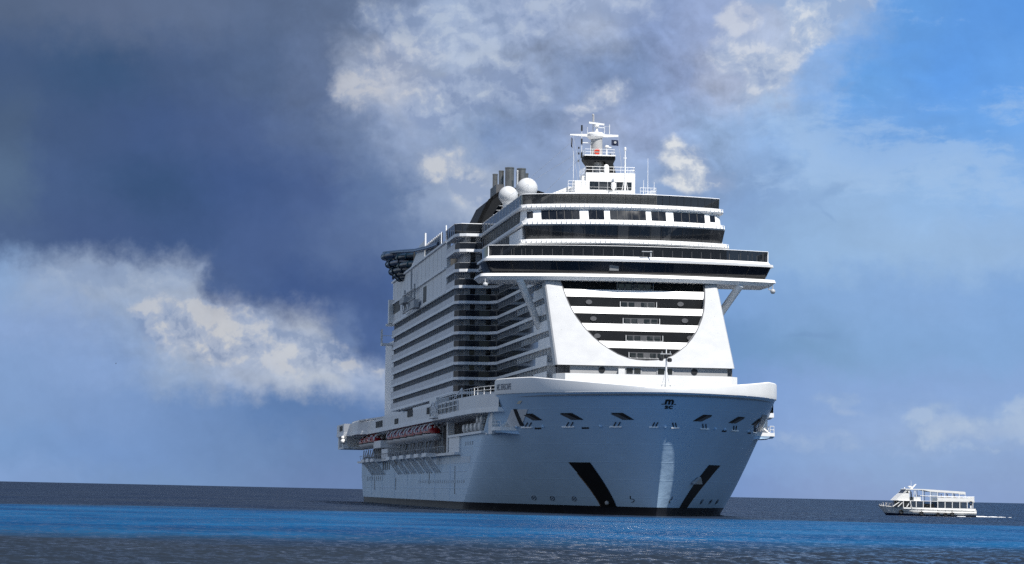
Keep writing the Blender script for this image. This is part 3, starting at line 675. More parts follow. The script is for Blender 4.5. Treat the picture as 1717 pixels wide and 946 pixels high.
for i, (z0, z1) in enumerate(zip(tops, bots)):
    y = ys(z1) + 0.75; w = HW - 0.3; zb = z0 - 1.2
    m = MB(); m.box(-w, w, y, y + 0.3, zb, z1 + 0.15)
    rec = part(m, 'front_terrace', BLACK, front)
    zc = z1 - 1.12
    g = MB(); g.cur = 0; g.box(0.78 - 2.7, 0.78 + 2.7, y - 0.10, y + 0.05, zc - 0.42, zc + 0.62)
    g.cur = 1
    for x in (-2.25, -1.05, 0.95, 2.15): g.box(0.78 + x - 0.45, 0.78 + x + 0.45, y - 0.16, y - 0.04, zc - 0.22, zc + 0.50)
    g.cur = 2
    for sgn in (-1, 1): g.bar((0.78 + sgn * 2.95, y - 0.5, zc - 0.5), (0.78 + sgn * 2.95 + 0.05, y - 0.2, zc + 0.6), 0.10)
    g.tube([(0.78 - 2.9, y - 0.5, zc - 0.32), (0.78 + 2.9, y - 0.5, zc - 0.32)], 0.04, 5)
    for x in (-2.7, -1.6, -.4, .4, 1.6, 2.7): g.sphere((0.78 + x, y - 0.3, zc - 0.35), 0.14, 8, 6)
    g.build('window_group', [DGREY, GLASS, FRAME], rec)
    if 0 < i < 4:
        for x in ((-6.7, 8.2), (-6.7, 8.2), (-6.9, 7.9), (-7.2, 7.7))[i]:
            if abs(x) < hole_w(z0 + 0.6) + 0.5:
                e = MB(); e.disc((x, y - 0.10, z0 + 0.88), 0.52, 'y', 0.12, 18, 0.72); e.build('round_vent', DGREY, rec)
# grey deckhouse under the frame
m = MB(); m.box(-11.9, 13.0, 19.45, 20.2, 20.4, 23.262); gw = part(m, 'deckhouse_wall', GREY)
for nx0, nx1, ny in ((13.0, 14.0, 20.6), (-13.6, -11.9, 21.0)):
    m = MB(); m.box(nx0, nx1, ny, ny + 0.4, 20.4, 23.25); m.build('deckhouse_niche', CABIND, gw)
for x in (-6.9, 7.75):
    m = MB(); m.disc((x, 19.37, 22.62), 0.50, 'y', 0.1, 20); m.build('round_window', DARK, gw)
for cx in (-1.9, 3.1):
    m = MB(); m.cur = 0; m.box(cx - 1.35, cx + 1.35, 19.36, 19.5, 22.0, 23.22); m.cur = 1
    for dx_ in (-0.62, 0.62): m.box(cx + dx_ - 0.5, cx + dx_ + 0.5, 19.3, 19.38, 22.15, 22.98)
    m.build('window_group', [FRAME, GLASS], gw)
m = MB(); m.box(-4.35, -3.35, 18.9, 19.46, 21.8, 22.85); m.build('locker', WHITE, gw)

# ---- bridge and the decks above it (plan curves forward)
def plan(hw, ym, sag, ya, rc=1.2, n=36):
    pts = []
    for i in range(n + 1):
        u = -math.cos(math.pi * i / n); x = hw * u
        e = max(0.0, (abs(x) - (hw - rc)) / rc)
        pts.append((x, ym + sag * u * u + rc * (1 - math.sqrt(max(0.0, 1 - e * e)))))
    return [(-hw, ya)] + pts + [(hw, ya)]
def slab(name, mat, p0, z0, p1, z1, parent=None, smooth=25, cap=True, extra=None):
    m = MB(); m.loft([[(x, y, z0) for x, y in p0], [(x, y, z1) for x, y in p1]], True, cap)
    if extra: m.cur = 1; extra[0](m); return part(m, name, [mat, extra[1]], parent, smooth)
    return part(m, name, mat, parent, smooth)
def along(p, xs_):
    """points of a plan at given x along the front"""
    out = []
    q = p[1:-1]
    for x in xs_:
        for (xa, ya), (xb, yb) in zip(q, q[1:]):
            if xa <= x <= xb: out.append((x, lerp(ya, yb, (x - xa) / (xb - xa + 1e-9)))); break
    return out
def mullions(m, p0, z0, p1, z1, step, w, off=0.05, hw=None):
    hw = hw or p0[-1][0]; n = int(2 * hw / step); f = p1[-1][0] / p0[-1][0]
    xs_ = [-hw * 0.985 + 1.97 * hw * i / n for i in range(n + 1)]
    for (xa, ya), (xb, yb) in zip(along(p0, xs_), along(p1, [x * f for x in xs_])):
        m.bar((xa, ya - off, z0), (xb, yb - off, z1), w, w)
# bridge floor slab with ribbed underside
bs0, bs1 = plan(23.6, 30.70, 4.60, 44, 1.0), plan(24.2, 30.40, 4.60, 44, 1.0)
def ribs(m):
    for i in range(41):
        x = -23 + 46 * i / 40; (xx, yy), = along(bs0, [x]) or [(x, 36)]
        m.prism([(yy - 0.1, 38.10), (yy - 0.1, 37.72), (yy + 1.6, 37.45), (yy + 1.6, 38.10)], 'x', x - 0.07, x + 0.07)
br = slab('bridge_slab', WHITE, bs0, 37.55, bs1, 38.12, extra=(ribs, WHITE))
slab('bridge_slab_lip', WHITE, plan(24.35, 30.10, 4.60, 44, 1.0), 38.123, plan(24.2, 30.30, 4.60, 44, 1.0), 38.6, br)
bw0, bw1 = plan(22.6, 31.20, 4.40, 43, 0.6), plan(23.5, 30.50, 4.50, 43, 0.6)
def bridge_bars(m):
    mullions(m, bw0, 38.65, bw1, 40.6, 3.3, 0.07, 0.02); m.tube([(x, y - 0.25, 38.78) for x, y in bw0[1:-1]], 0.09, 5)
bwn = slab('bridge_window', GLASSB, bw0, 38.603, bw1, 40.65, None, 30, extra=(bridge_bars, DARK))
m = MB(); m.cur = 0; m.box(-3.9, -2.4, 30.8, 31.3, 39.2, 40.1); part(m, 'bridge_console', material('console_grey', (0.16, 0.165, 0.17), 0.5), bwn)
be = slab('bridge_roof_edge', WHITE, plan(23.9, 30.10, 4.60, 44, 0.8), 40.653, plan(23.8, 30.00, 4.60, 44, 0.8), 41.05)
slab('roof_edge_top', WHITE, plan(23.5, 30.30, 4.60, 44, 0.8), 41.053, plan(23.2, 30.60, 4.60, 44, 0.8), 41.5, be)
rl0 = plan(23.0, 31.10, 4.50, 44, 0.25)
m = MB(); m.loft([[(x, y, 41.503) for x, y in rl0], [(x * 1.003, y - 0.12, 43.22) for x, y in rl0]], False, False)
m.cur = 1; mullions(m, rl0, 41.5, rl0, 43.22, 1.6, 0.05, 0.06)
m.cur = 2; m.tube([(x * 1.003, y - 0.14, 43.24) for x, y in rl0], 0.05, 5)
for sg in (-1, 1):
    m.bar((sg * 23.0, 35.6, 41.5), (sg * 23.0, 35.6, 43.25), 0.14); m.bar((sg * 22.6, 37.6, 41.5), (sg * 22.6, 37.6, 43.2), 0.1)
    for i in range(0, 7, 2): m.bar((sg * (16.8 + i * 0.95), 36.5, 41.5), (sg * (16.8 + i * 0.95), 36.5, 43.0), 0.08)
grail = part(m, 'glass_screen', [RAIL, DGREY, WHITE], None, 30)
m = MB(); m.box(1.2, 2.9, 29.9, 30.05, 42.3, 42.42); m.tube([(2.7, 30.1, 41.4), (2.7, 30.1, 42.5)], 0.12, 6); part(m, 'searchlight', FRAME, be)
# lounge wall behind the screen, then alternating bands
slab('screen_backing', DARK, plan(16.9, 33.5, 4.2, 96, 1.0), 41.503, plan(16.9, 33.9, 4.2, 96, 1.0), 43.5)
def band(z0, z1, hw, ym, rib=True):
    p = plan(hw + 0.1, ym - 0.12, 4.2, 96.5, 1.4)
    def brackets(m):
        n = 44
        for i in range(n + 1):
            x = -hw * 0.99 + hw * 1.98 * i / n; q = along(p, [x])
            if q: m.prism([(q[0][1] + 0.02, z0 + 0.22), (q[0][1] + 0.5, z0 + 0.22), (q[0][1] + 0.5, z1 - 0.05), (q[0][1] + 0.24, z1 - 0.05)], 'x', x - 0.035, x + 0.035)
        m.tube([(x, y - 0.16, z1 - 0.12) for x, y in plan(hw + 0.05, ym - 0.05, 4.2, 96, 1.4)[1:-1]], 0.035, 4)
    b = slab('deck_band', WHITE, plan(hw, ym, 4.2, 96.5, 1.4), z0, plan(hw + 0.12, ym - 0.15, 4.2, 96.5, 1.4), z0 + 0.28, extra=(brackets, PANEL))
    slab('band_lip', WHITE, plan(hw - 0.10, ym + 0.15, 4.2, 96.4, 1.4), z0 + 0.283, plan(hw - 0.25, ym + 0.35, 4.2, 96.4, 1.4), z1, b)
    return b
band(43.75, 44.65, 17.35, 34.2)
gB0, gB1 = plan(16.35, 35.6, 4.2, 92, 0.5), plan(16.75, 35.0, 4.2, 92, 0.5)
gb = slab('lounge_glazing', GLASS, gB0, 44.653, gB1, 46.95, None, 30, extra=(lambda m: mullions(m, gB0, 44.7, gB1, 46.9, 1.75, 0.05, 0.03), DARK))
band(46.953, 47.9, 16.95, 35.6)
pa0, pa1 = plan(16.55, 36.4, 4.2, 96, 1.6), plan(16.45, 37.2, 4.2, 96, 1.6)
wa_ = slab('upper_wall', WHITE, pa0, 47.903, pa1, 49.85, None, 25)
WINS = [(-16.0, -15.1), (-13.8, -7.75), (-6.3, -3.8), (-2.85, 3.1), (4.0, 6.5), (7.8, 13.35), (14.3, 15.25)]
def pat(u, v):
    z = lerp(47.903, 49.85, v); a = along(pa0, [u]); b_ = along(pa1, [u * 16.45 / 16.55])
    return (u, lerp(a[0][1], b_[0][1], v), z)
for x0, x1 in WINS:
    small = x1 - x0 < 1.5; nu = max(3, int((x1 - x0) / 0.6)); v0, v1 = (0.24, 0.82) if small else (0.08, 0.90)
    m = MB(); pts0 = [pat(lerp(x0, x1, i / nu), v0) for i in range(nu + 1)]; pts1 = [pat(lerp(x0, x1, i / nu), v1) for i in range(nu + 1)]
    f = lambda P, o: [(p[0], p[1] - o, p[2]) for p in P]
    m.loft([f(pts0, 0.05), f(pts1, 0.05), f(pts1, -0.05), f(pts0, -0.05)], False, False); m.add([f(pts0, .05)[0], f(pts1, .05)[0], f(pts1, -.05)[0], f(pts0, -.05)[0]], [(0, 1, 2, 3)])
    if not small:
        m.cur = 1; n = max(2, int(round((x1 - x0) / 1.25)))
        for i in range(1, n): m.bar(Vector(pat(lerp(x0, x1, i / n), v0)) + Vector((0, -0.06, 0)), Vector(pat(lerp(x0, x1, i / n), v1)) + Vector((0, -0.06, 0)), 0.05)
    m.build('window', [GLASS, DARK], wa_)
for sg in (-1, 1):
    for y0, y1, z0, z1, xw in ((46, 95.5, 48.05, 49.8, 16.62), (58, 91, 44.8, 46.9, 16.74)):
        m = MB(); m.box(sg * (xw - 0.3), sg * xw, y0, y1, z0, z1); m.cur = 1
        for i in range(int((y1 - y0) / 3.3)): m.bar((sg * (xw + 0.01), y0 + 3.3 * (i + 1), z0), (sg * (xw + 0.01), y0 + 3.3 * (i + 1), z1), 0.12)
        part(m, 'gallery_window', [DARK, GREY])
    m = MB(); m.box(sg * 16.3, sg * 16.72, 41.5, 57.5, 44.7, 46.93); part(m, 'gallery_wall', SIDEW)
band(49.853, 50.72, 16.95, 36.9)
rr0 = plan(16.5, 38.6, 4.2, 98, 0.5)
rr0 = rr0 + []
m = MB(); path = [(-15.0, 113.4), (-21.4, 113.4), (-21.4, 99.2), (-20.3, 97.4), (-16.5, 97.4)] + rr0[1:-1] + [(16.5, 97.4), (20.3, 97.4), (21.4, 99.2), (21.4, 113.4), (15.0, 113.4)]
m.loft([[(x, y, 50.75) for x, y in path], [(x * 1.004, y - 0.05, 52.5) for x, y in path]], False, False)
m.cur = 1; mullions(m, rr0, 50.75, rr0, 52.5, 1.25, 0.05, 0.06)
m.cur = 2; m.tube([(x * 1.004, y - 0.06, 52.54) for x, y in path], 0.06, 5)
for sg in (-1, 1):
    m.cur = 3; m.box(sg * 16.53, sg * 16.60, 44.5, 97.2, 50.78, 52.45); m.cur = 2
    for i in range(12): y = 46 + i * 4.3; m.bar((sg * 16.64, y, 50.75), (sg * 16.64, y, 52.5), 0.06)
    for y in (99, 102, 105, 108, 111, 113.4): m.cur = 1 if y < 113 else 2; m.bar((sg * 21.47, y, 50.75), (sg * 21.47, y, 52.6 if y < 113 else 53.6), 0.08 if y < 113 else 0.2)
    m.cur = 1
    for x in (17.5, 18.8, 20.2): m.bar((sg * x, 97.35, 50.75), (sg * x, 97.35, 52.5), 0.07)
rr = part(m, 'roof_screen', [RAIL, BLACK, SIDEW, SCREEN], None, 30)
m = MB(); m.box(-16.3, 16.3, 44, 113, 50.3, 50.6); m.box(-21.2, 21.2, 97.6, 113.2, 50.3, 50.6); part(m, 'roof_deck', DECK)
# bridge wing struts and end cameras
for sg in (-1, 1):
    m = MB(); m.tube([(sg * 18.1, 33.6, 37.6), (sg * 13.9, 39.4, 30.2)], 0.62, 14); part(m, 'wing_strut', WHITE, None, 40)
    m = MB(); m.tube([(sg * 23.6, 34.7, 37.7), (sg * 23.6, 34.7, 36.9)], 0.10, 6); m.sphere((sg * 23.6, 34.6, 36.7), 0.42, 14, 10); m.tube([(sg * 23.0, 34.9, 37.7), (sg * 23.0, 34.9, 37.0), (sg * 23.4, 34.7, 36.9)], 0.1, 6)
    part(m, 'wing_floodlight', FRAME, None, 50)

# ---- superstructure core, balcony decks
ZS = [20.9, 23.55, 26.35, 29.15, 31.95, 34.75, 37.6, 40.5, 43.5, 47.2, 50.1]
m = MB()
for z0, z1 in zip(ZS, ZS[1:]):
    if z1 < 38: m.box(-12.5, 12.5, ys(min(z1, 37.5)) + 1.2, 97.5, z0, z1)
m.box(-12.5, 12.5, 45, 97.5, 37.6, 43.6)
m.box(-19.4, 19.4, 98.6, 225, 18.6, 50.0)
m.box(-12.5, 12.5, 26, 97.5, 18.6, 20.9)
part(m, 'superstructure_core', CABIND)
m = MB(); m.box(-19.6, 19.6, 225, 262, 18.6, 38); part(m, 'aft_terrace', PANEL)
rest_dividers = MB()
for sg in (-1, 1):
    for k, z0 in enumerate(ZS):
        zt = ZS[k + 1] if k + 1 < len(ZS) else None
        # white slab edge: forward side, round the corner facet, then the long side
        fwd = z0 < 41; yf = max(ys(z0) + 2.6, 30 if z0 < 24 else 0)
        xo = 14.1
        pl = []
        if fwd: pl += [(xo, yf), (xo, 93.5)]
        else: pl += [(16.2, 94.0)]
        pl += [(xo + 1.2 if fwd else 16.6, 95.6), (xo + 3 if fwd else 17.6, 96.1), (19.6, 96.1), (20.8, 96.7), (21.5, 98.4)]
        yend = 225.0 if z0 < 40 else (225.0 if z0 < 41 else 113.0)
        pl += [(21.5, yend)]
        inner = [(19.3, yend), (19.3, 98.5), (12.4, 98.5)] + ([(12.4, yf)] if fwd else [])
        poly = [(sg * x, y) for x, y in pl + inner]
        m = MB(); m.prism(poly, 'z', z0, z0 + 0.52); row = part(m, 'balcony_deck', SIDEW)
        if zt is None or z0 > 50: continue
        hgt = 1.12
        # balustrade glass
        def wallstrip(pts, o, z0_, z1_, mb, th=0.06):
            n = len(pts); mb.loft([[(sg * (x + o), y, z0_) for x, y in pts], [(sg * (x + o), y, z1_) for x, y in pts]], False, False)
        m = MB(); i0 = 0
        sol = 15.0
        if fwd:
            # solid white parapet nearest the front, smoked glass further aft
            ms = MB(); ysol = yf + random.choice((13, 15, 18)); ms.box(sg * (xo - 0.12), sg * xo, yf, ysol, z0 + 0.523, z0 + 0.52 + hgt + 0.1); ms.build('balcony_parapet', SIDEW, row)
            wallstrip([(xo - 0.06, ysol)] + pl[1:-1] , -0.06, z0 + 0.52, z0 + 0.52 + hgt, m)
        else: wallstrip(pl[:-1], -0.06, z0 + 0.52, z0 + 0.52 + hgt, m)
        m.build('balustrade', DARKRAIL, row)
        m = MB(); y1 = 225.0 if z0 < 38 else (113.0)
        wallstrip([(21.44, 98.5), (21.44, y1)], 0.0, z0 + 0.52, z0 + 0.52 + hgt, m); m.build('side_balustrade', SIDERAIL, row)
        m = MB(); m.tube([(sg * (x - 0.06), y, z0 + 0.55 + hgt) for x, y in pl[:-1] + [(21.5, y1)]], 0.045, 5); m.build('handrail', FRAME, row)
        # cabin fronts (doors are part of the wall), dividers: the nearest ones singly
        pts_, ms_ = [], []
        if fwd:
            pts_.append((12.56, yf)); y = yf + 1.9
            while y < 93: pts_ += [(12.56, y), (12.56, y + 2.3)]; ms_ += [0, 1]; y += 3.3
            pts_.append((12.56, 98.3)); ms_.append(0)
        else: pts_.append((16.6, 98.3))
        for x in (14.6, 17.6):
            if x > pts_[-1][0]: pts_ += [(x, 98.3), (x + 0.95, 98.3)]; ms_ += [0, 1]
        pts_.append((19.5, 98.3)); ms_.append(0); y = 101.2
        while z0 < 41 and y < y1 - 2.5: pts_ += [(19.5, y), (19.5, y + 1.9)]; ms_ += [0, 1]; y += 3.35
        pts_.append((19.5, y1)); ms_.append(0)
        m = MB(); m.strip([(sg * x, y) for x, y in pts_], ms_, z0 + 0.5, zt + 0.02); m.build('cabin_front', [CABIN, GLASS], row)
        if fwd:
            y = yf + 1; q = 0
            while y < 95:
                m = MB() if sg < 0 and q < 12 else rest_dividers
                m.box(sg * 12.45, sg * 13.85, y, y + 0.12, z0 + 0.52, zt); y += 3.3; q += 1
                if m is not rest_dividers: m.build('balcony_divider', SIDEW, row)
        if z0 < 41:
            y = 100.5
            while y < y1 - 1: rest_dividers.box(sg * 19.4, sg * 21.3, y, y + 0.14, z0 + 0.52, zt); y += 3.35
    # solid panelled upper side aft of the corner
    m = MB(); m.box(sg * 20.6, sg * 21.35, 113.0, 225, 40.55, 50.35); sw = part(m, 'side_wall', PANEL)
    m = MB(); m.box(sg * 21.3, sg * 21.75, 113.2, 225.2, 45.2, 45.55); m.box(sg * 21.3, sg * 21.75, 113.2, 225.2, 50.25, 50.6); m.box(sg * 21.3, sg * 21.6, 113.2, 225.2, 40.6, 41.1); m.build('side_ledge', SIDEW, sw)
    m = MB()
    for i in range(14): y = 122 + i * 7.6; m.box(sg * 21.33, sg * 21.37, y, y + 0.12, 41.2, 50.2)
    m.build('panel_joint', GREY, sw)
    m = MB(); m.box(sg * 21.2, sg * 21.40, 207, 223.5, 43.0, 45.1); m.build('side_opening', DARK, sw)
    m = MB(); m.box(sg * 21.2, sg * 21.42, 150, 156, 41.4, 44.6); m.build('gear_niche', DARK, sw)
    # maintenance gantry hung on the side
    g = MB()
    for y in (165, 172, 186):
        g.bar((sg * 22.3, y, 41.0), (sg * 22.3, y, 49.5 if y == 172 else 46.0), 0.35)
    for zz in (41.2, 43.0, 45.0): g.bar((sg * 22.4, 163, zz), (sg * 22.4, 190, zz), 0.25)
    for yy in range(164, 190, 4): g.bar((sg * 22.4, yy, 41.2), (sg * 22.4, yy + 3, 43.0), 0.16)
    g.box(sg * 21.8, sg * 23.3, 178, 188, 43.0, 44.2); g.box(sg * 21.9, sg * 22.9, 160, 168, 40.8, 42.4)
    g.build('side_gantry', FRAME, sw)
    # upper screens and stepped deckhouse aft of the corner
    m = MB(); m.box(sg * 21.2, sg * 21.4, 122, 152, 50.6, 53.0); m.cur = 1
    for y in range(122, 153, 3): m.bar((sg * 21.45, y, 50.6), (sg * 21.45, y, 53.1), 0.14)
    ps = part(m, 'pool_screen', [RAIL, SIDEW])
    m = MB(); m.box(sg * 21.2, sg * 21.5, 153, 154.2, 50.6, 55.6); m.build('screen_end_post', SIDEW, ps)
    m = MB(); m.prism([(154.2, 50.6), (154.2, 54.4), (166, 54.0), (184, 50.6)], 'x', sg * 21.1, sg * 21.35); part(m, 'slide_screen', SIDEW)
    # small outboard platforms at the aft corner of the block
    m = MB(); m.box(sg * 21.4, sg * 24.0, 222.5, 225.5, 35.9, 36.4)
    for y in (222.6, 225.3): m.bar((sg * 23.9, y, 36.4), (sg * 23.9, y, 39.6), 0.22)
    m.bar((sg * 23.9, 222.6, 38.1), (sg * 23.9, 225.3, 38.1), 0.12); m.bar((sg * 21.5, 222.6, 38.1), (sg * 23.9, 222.6, 38.1), 0.14); part(m, 'aft_platform', WHITE)
    m = MB(); m.box(sg * 21.3, sg * 22.4, 222.8, 225.5, 41.0, 46.4); m.box(sg * 21.3, sg * 22.9, 223.2, 225.5, 40.4, 40.9); part(m, 'aft_post', WHITE)

part(rest_dividers, 'balcony_divider', CABIN)['kind'] = 'stuff'

# ---- promenade deck over the lifeboats, recess and boat deck
for sg in (-1, 1):
    m = MB()
    out = [(19, 27.5), (22.2, 27.5), (24.4, 40), (25.0, 60), (25.2, 243), (27.4, 246), (27.5, 268), (28.9, 269.6), (28.9, 293), (19, 293)]
    m.prism([(sg * x, y) for x, y in out], 'z', 15.95, 16.65); pd = part(m, 'promenade_deck', SIDEW)
    m = MB(); wl = out[1:-1]
    m.loft([[(sg * (x - 0.1), y, 16.65) for x, y in wl], [(sg * (x - 0.1), y, 18.9) for x, y in wl], [(sg * (x - 0.4), y + 0.1, 18.9) for x, y in wl], [(sg * (x - 0.4), y + 0.1, 16.65) for x, y in wl]], False, False)
    m.build('promenade_wall', PANEL, pd)
    for i in range(6):
        y0, y1 = (60 + i * 6.2, 65.4 + i * 6.2) if i < 5 else (100.5, 104)
        m = MB(); m.box(sg * 24.85, sg * 25.0 if i < 5 else sg * 25.14, y0, y1, 16.95, 18.6); m.cur = 1
        for y in (y0 - 0.2, y1 + 0.2): m.bar((sg * 25.06, y, 16.8), (sg * 25.06, y, 18.75), 0.22)
        m.bar((sg * 25.06, y0, 17.8), (sg * 25.06, y1, 17.8), 0.14); m.bar((sg * 25.06, (y0 + y1) / 2, 16.9), (sg * 25.06, (y0 + y1) / 2, 18.6), 0.12)
        m.build('promenade_window', [DARK, WHITE], pd)
    # stairs, rolled gear and rails on the promenade roof
    m = MB(); m.box(sg * 22.0, sg * 24.4, 100, 112, 18.9, 20.3); m.box(sg * 21.6, sg * 23.8, 118, 150, 18.9, 19.7); m.box(sg * 20, sg * 24.9, 160, 204, 18.9, 19.3)
    m.loft([[(sg * 21, 238, 19.9), (sg * 27.1, 245, 18.95), (sg * 27.1, 266, 18.95), (sg * 21, 276, 19.9)], [(sg * 21, 238, 20.3), (sg * 27.1, 245, 19.3), (sg * 27.1, 266, 19.3), (sg * 21, 276, 20.3)]])
    m.build('promenade_canopy', WHITE, pd)
    m = MB()
    pts = [(22.2, 28), (24.4, 40), (25.0, 60), (25.0, 96)]
    for zz in (19.6, 20.15): m.tube([(sg * (x - 0.2), y, zz) for x, y in pts], 0.05, 5)
    for i in range(20): y = 29 + i * 3.4; x = lerp(22.2, 24.4, min(1, (y - 28) / 12)) + (0.6 if y > 55 else 0); m.bar((sg * (x - 0.2), y, 18.9), (sg * (x - 0.2), y, 20.2), 0.08)
    m.bar((sg * 24.5, 58, 18.9), (sg * 24.5, 58, 20.6), 0.25); m.bar((sg * 24.5, 58, 20.6), (sg * 22.0, 92, 19.8), 0.15)
    m.build('promenade_railing', WHITE, pd)
    w = MB()                                                    # spoked cable reels by the stair
    for yy in (92.5, 97.5):
        cc = (sg * 25.35, yy, 18.0)
        for a in range(12):
            a0, a1 = a * math.pi / 6, (a + 1) * math.pi / 6
            w.bar((cc[0], cc[1] + 2.2 * math.cos(a0), cc[2] + 1.25 * math.sin(a0)), (cc[0], cc[1] + 2.2 * math.cos(a1), cc[2] + 1.25 * math.sin(a1)), 0.22)
        for a in range(3):
            a0 = a * math.pi / 3 + 0.3; w.bar((cc[0], cc[1] + 2.2 * math.cos(a0), cc[2] + 1.25 * math.sin(a0)), (cc[0], cc[1] - 2.2 * math.cos(a0), cc[2] - 1.25 * math.sin(a0)), 0.14)
        w.box(sg * 24.9, sg * 25.9, yy - 2.4, yy + 2.4, 16.3, 16.6)
    w.build('cable_reel', WHITE, pd)
    for y0, y1, z0, z1 in ((106, 110, 17.4, 18.6), (138, 148, 17.7, 18.9), (168, 176, 16.9, 18.0), (205, 222, 17.0, 18.4), (274, 284, 17.2, 18.5)):
        m = MB(); xo = 25.12 if y0 < 243 else 28.82
        n = max(4, int((y1 - y0) / 1.4))
        for i in range(n): yy = lerp(y0, y1, i / n); m.box(sg * (xo - 0.2), sg * (xo + 0.05), yy, yy + (y1 - y0) / n * 0.6, z0, z1)
        m.build('promenade_vent', DARK, pd)
    # recess behind the boats
    m = MB(); m.box(sg * 18.6, sg * 19.0, 60, 292, 9.0, 16.2); rc = part(m, 'boat_recess_wall', DGREY)
    m = MB(); m.box(sg * 18.7, sg * 23.6, 76, 292.5, 9.55, 10.0); bd = part(m, 'boat_deck', SIDEW)
    m = MB(); m.box(sg * 18.7, sg * 22.4, 40, 76, 12.5, 12.8); m.box(sg * 22.2, sg * 23.1, 42, 92, 12.75, 13.15); m.box(sg * 22.3, sg * 22.8, 76, 92, 10.0, 12.75); part(m, 'raft_deck', SIDEW)
    for x0, x1, y0, y1, z0, z1, nm_ in ((21.4, 22.6, 96, 98.2, 10, 16, 'recess_pillar'), (21.4, 22.6, 211, 213.2, 10, 16, 'recess_pillar'), (20.5, 25.2, 207.5, 226, 12.4, 14.0, 'boarding_platform'), (20.5, 25.0, 192, 207.3, 9.9, 12.0, 'boarding_platform'), (19, 22.4, 33, 38, 12.5, 16.0, 'recess_bulkhead')):
        m = MB(); m.box(sg * x0, sg * x1, y0, y1, z0, z1); part(m, nm_, PANEL)
    m = MB(); m.box(sg * 22.0, sg * 28.5, 289, 292.8, 12.9, 16.0); m.box(sg * 24.0, sg * 28.5, 270, 288.9, 12.9, 13.3); bx = part(m, 'stern_bulkhead', PANEL)
    m = MB(); m.box(sg * 28.1, sg * 29.1, 269.6, 271, 13.2, 16.0)
    m.sphere((sg * 29.0, 269.4, 14.6), 0.6, 12, 8); m.sphere((sg * 29.1, 269.4, 15.5), 0.4, 12, 8); m.box(sg * 27.7, sg * 28.9, 269, 270, 12.9, 13.5); m.build('stern_fitting', WHITE, bx)
    # boat ledges, posts and knee brackets
    BOATS = [111 + 15.2 * i for i in range(6)] + [228, 241, 254]
    for yb in BOATS:
        m = MB(); m.box(sg * 23.6, sg * 25.4, yb - 3.4, yb + 4.4, 9.45, 10.15); m.build('boat_ledge', SIDEW, bd)
        for d_ in (-4.5, -0.4, 3.8):
            m = MB(); m.bar((sg * (B - 0.1), yb + d_ + 2, 6.4), (sg * 24.9, yb + d_, 9.5), 0.22); m.build('knee_bracket', SIDEW, bd)
        m = MB()
        for d_ in (-3, 0.3, 3.4):
            m.bar((sg * 24.9, yb + d_, 10.1), (sg * (24.4 + 0.3 * d_ / 3), yb + d_ + 0.6, 12.3), 0.24); m.bar((sg * 22.2, yb + d_ + 1, 10), (sg * 22.2, yb + d_ + 1, 15.9), 0.3)
            m.bar((sg * 22.2, yb + d_ + 1, 10.6), (sg * 24.9, yb + d_, 10.6), 0.2)
        m.build('boat_cradle', FRAME, bd)
        for y in (yb - 5.0, yb + 3.6):
            m = MB(); m.tube([(sg * 22.6, y + 0.6, 15.9), (sg * 24.0, y + 0.5, 15.75), (sg * 24.9, y + 0.3, 15.4), (sg * 25.3, y, 14.9), (sg * 25.4, y, 14.2)], [0.22, 0.21, 0.18, 0.15, 0.12], 8)
            m.build('davit', PANEL, bd, 40)
    m = MB()
    for zz in (11.0,): m.tube([(sg * 25.2, 78, zz), (sg * 25.2, 264, zz)], 0.05, 5)
    for i in range(36): m.bar((sg * 25.2, 79 + i * 5.2, 10), (sg * 25.2, 79 + i * 5.3, 11), 0.07)
    m.build('boat_deck_railing', FRAME, bd)

# ---- roof: wheelhouse-top house, mast, poles, domes, funnel, slides
m = MB(); m.box(-10.2, 7.3, 50, 66, 50.6, 53.6); m.box(-10.0, 7.1, 49.4, 50.0, 53.2, 53.75)
m.prism([(-9.4, 53.0), (-9.0, 55.2), (-4.2, 57.3), (-0.4, 56.9), (-0.4, 53.0)], 'y', 73, 79); roofh = part(m, 'roof_house', WHITE)
m = MB(); m.box(-4.0, 4.45, 55, 62, 53.6, 57.85); tw = m.build('lookout_house', WHITE, roofh)
m = MB(); m.box(-3.35, 3.85, 54.93, 55.05, 54.95, 56.3); m.build('lookout_window', GLASS, roofh)
m = MB()
for x in (-1.8, -.3, 1.2, 2.7): m.bar((x, 54.9, 54.95), (x, 54.9, 56.3), 0.08)
m.bar((-3.35, 54.88, 55.35), (3.85, 54.88, 55.35), 0.06)
m.build('window_bar', FRAME, roofh)
m = MB(); m.lathe((0.6, 54.2, 53.8), [(0.15, 0), (0.15, 1.0), (0.38, 1.3), (0.45, 1.8), (0.40, 2.25), (0.15, 2.35)], 14); m.box(-0.1, 1.6, 53.9, 54.6, 53.75, 54.5); m.build('searchlight', WHITE, roofh, 50)
m = MB()
def railing(mb, pts, z, hh=1.05, step=1.2, r=0.035, rows=2):
    for i in range(rows): mb.tube([(x, y, z + hh * (i + 1) / rows) for x, y in pts], r, 5)
    for (xa, ya), (xb, yb) in zip(pts, pts[1:]):
        n = max(1, int(math.hypot(xb - xa, yb - ya) / step))
        for i in range(n + 1): mb.tube([(lerp(xa, xb, i / n), lerp(ya, yb, i / n), z), (lerp(xa, xb, i / n), lerp(ya, yb, i / n), z + hh)], r, 5)
railing(m, [(-4.0, 62), (-4.0, 55.2), (4.4, 55.2), (4.4, 62)], 57.85)
railing(m, [(4.5, 50.2), (7.2, 50.2), (7.2, 62)], 53.75, 1.15, 0.9)
railing(m, [(-7.5, 52), (-5.2, 50.2), (-4.2, 50.2)], 53.75, 1.15, 0.7); railing(m, [(-7.5, 52), (-5.2, 52), (-5.0, 54)], 54.9, 1.1, 0.7)
m.build('roof_railing', WHITE, roofh)
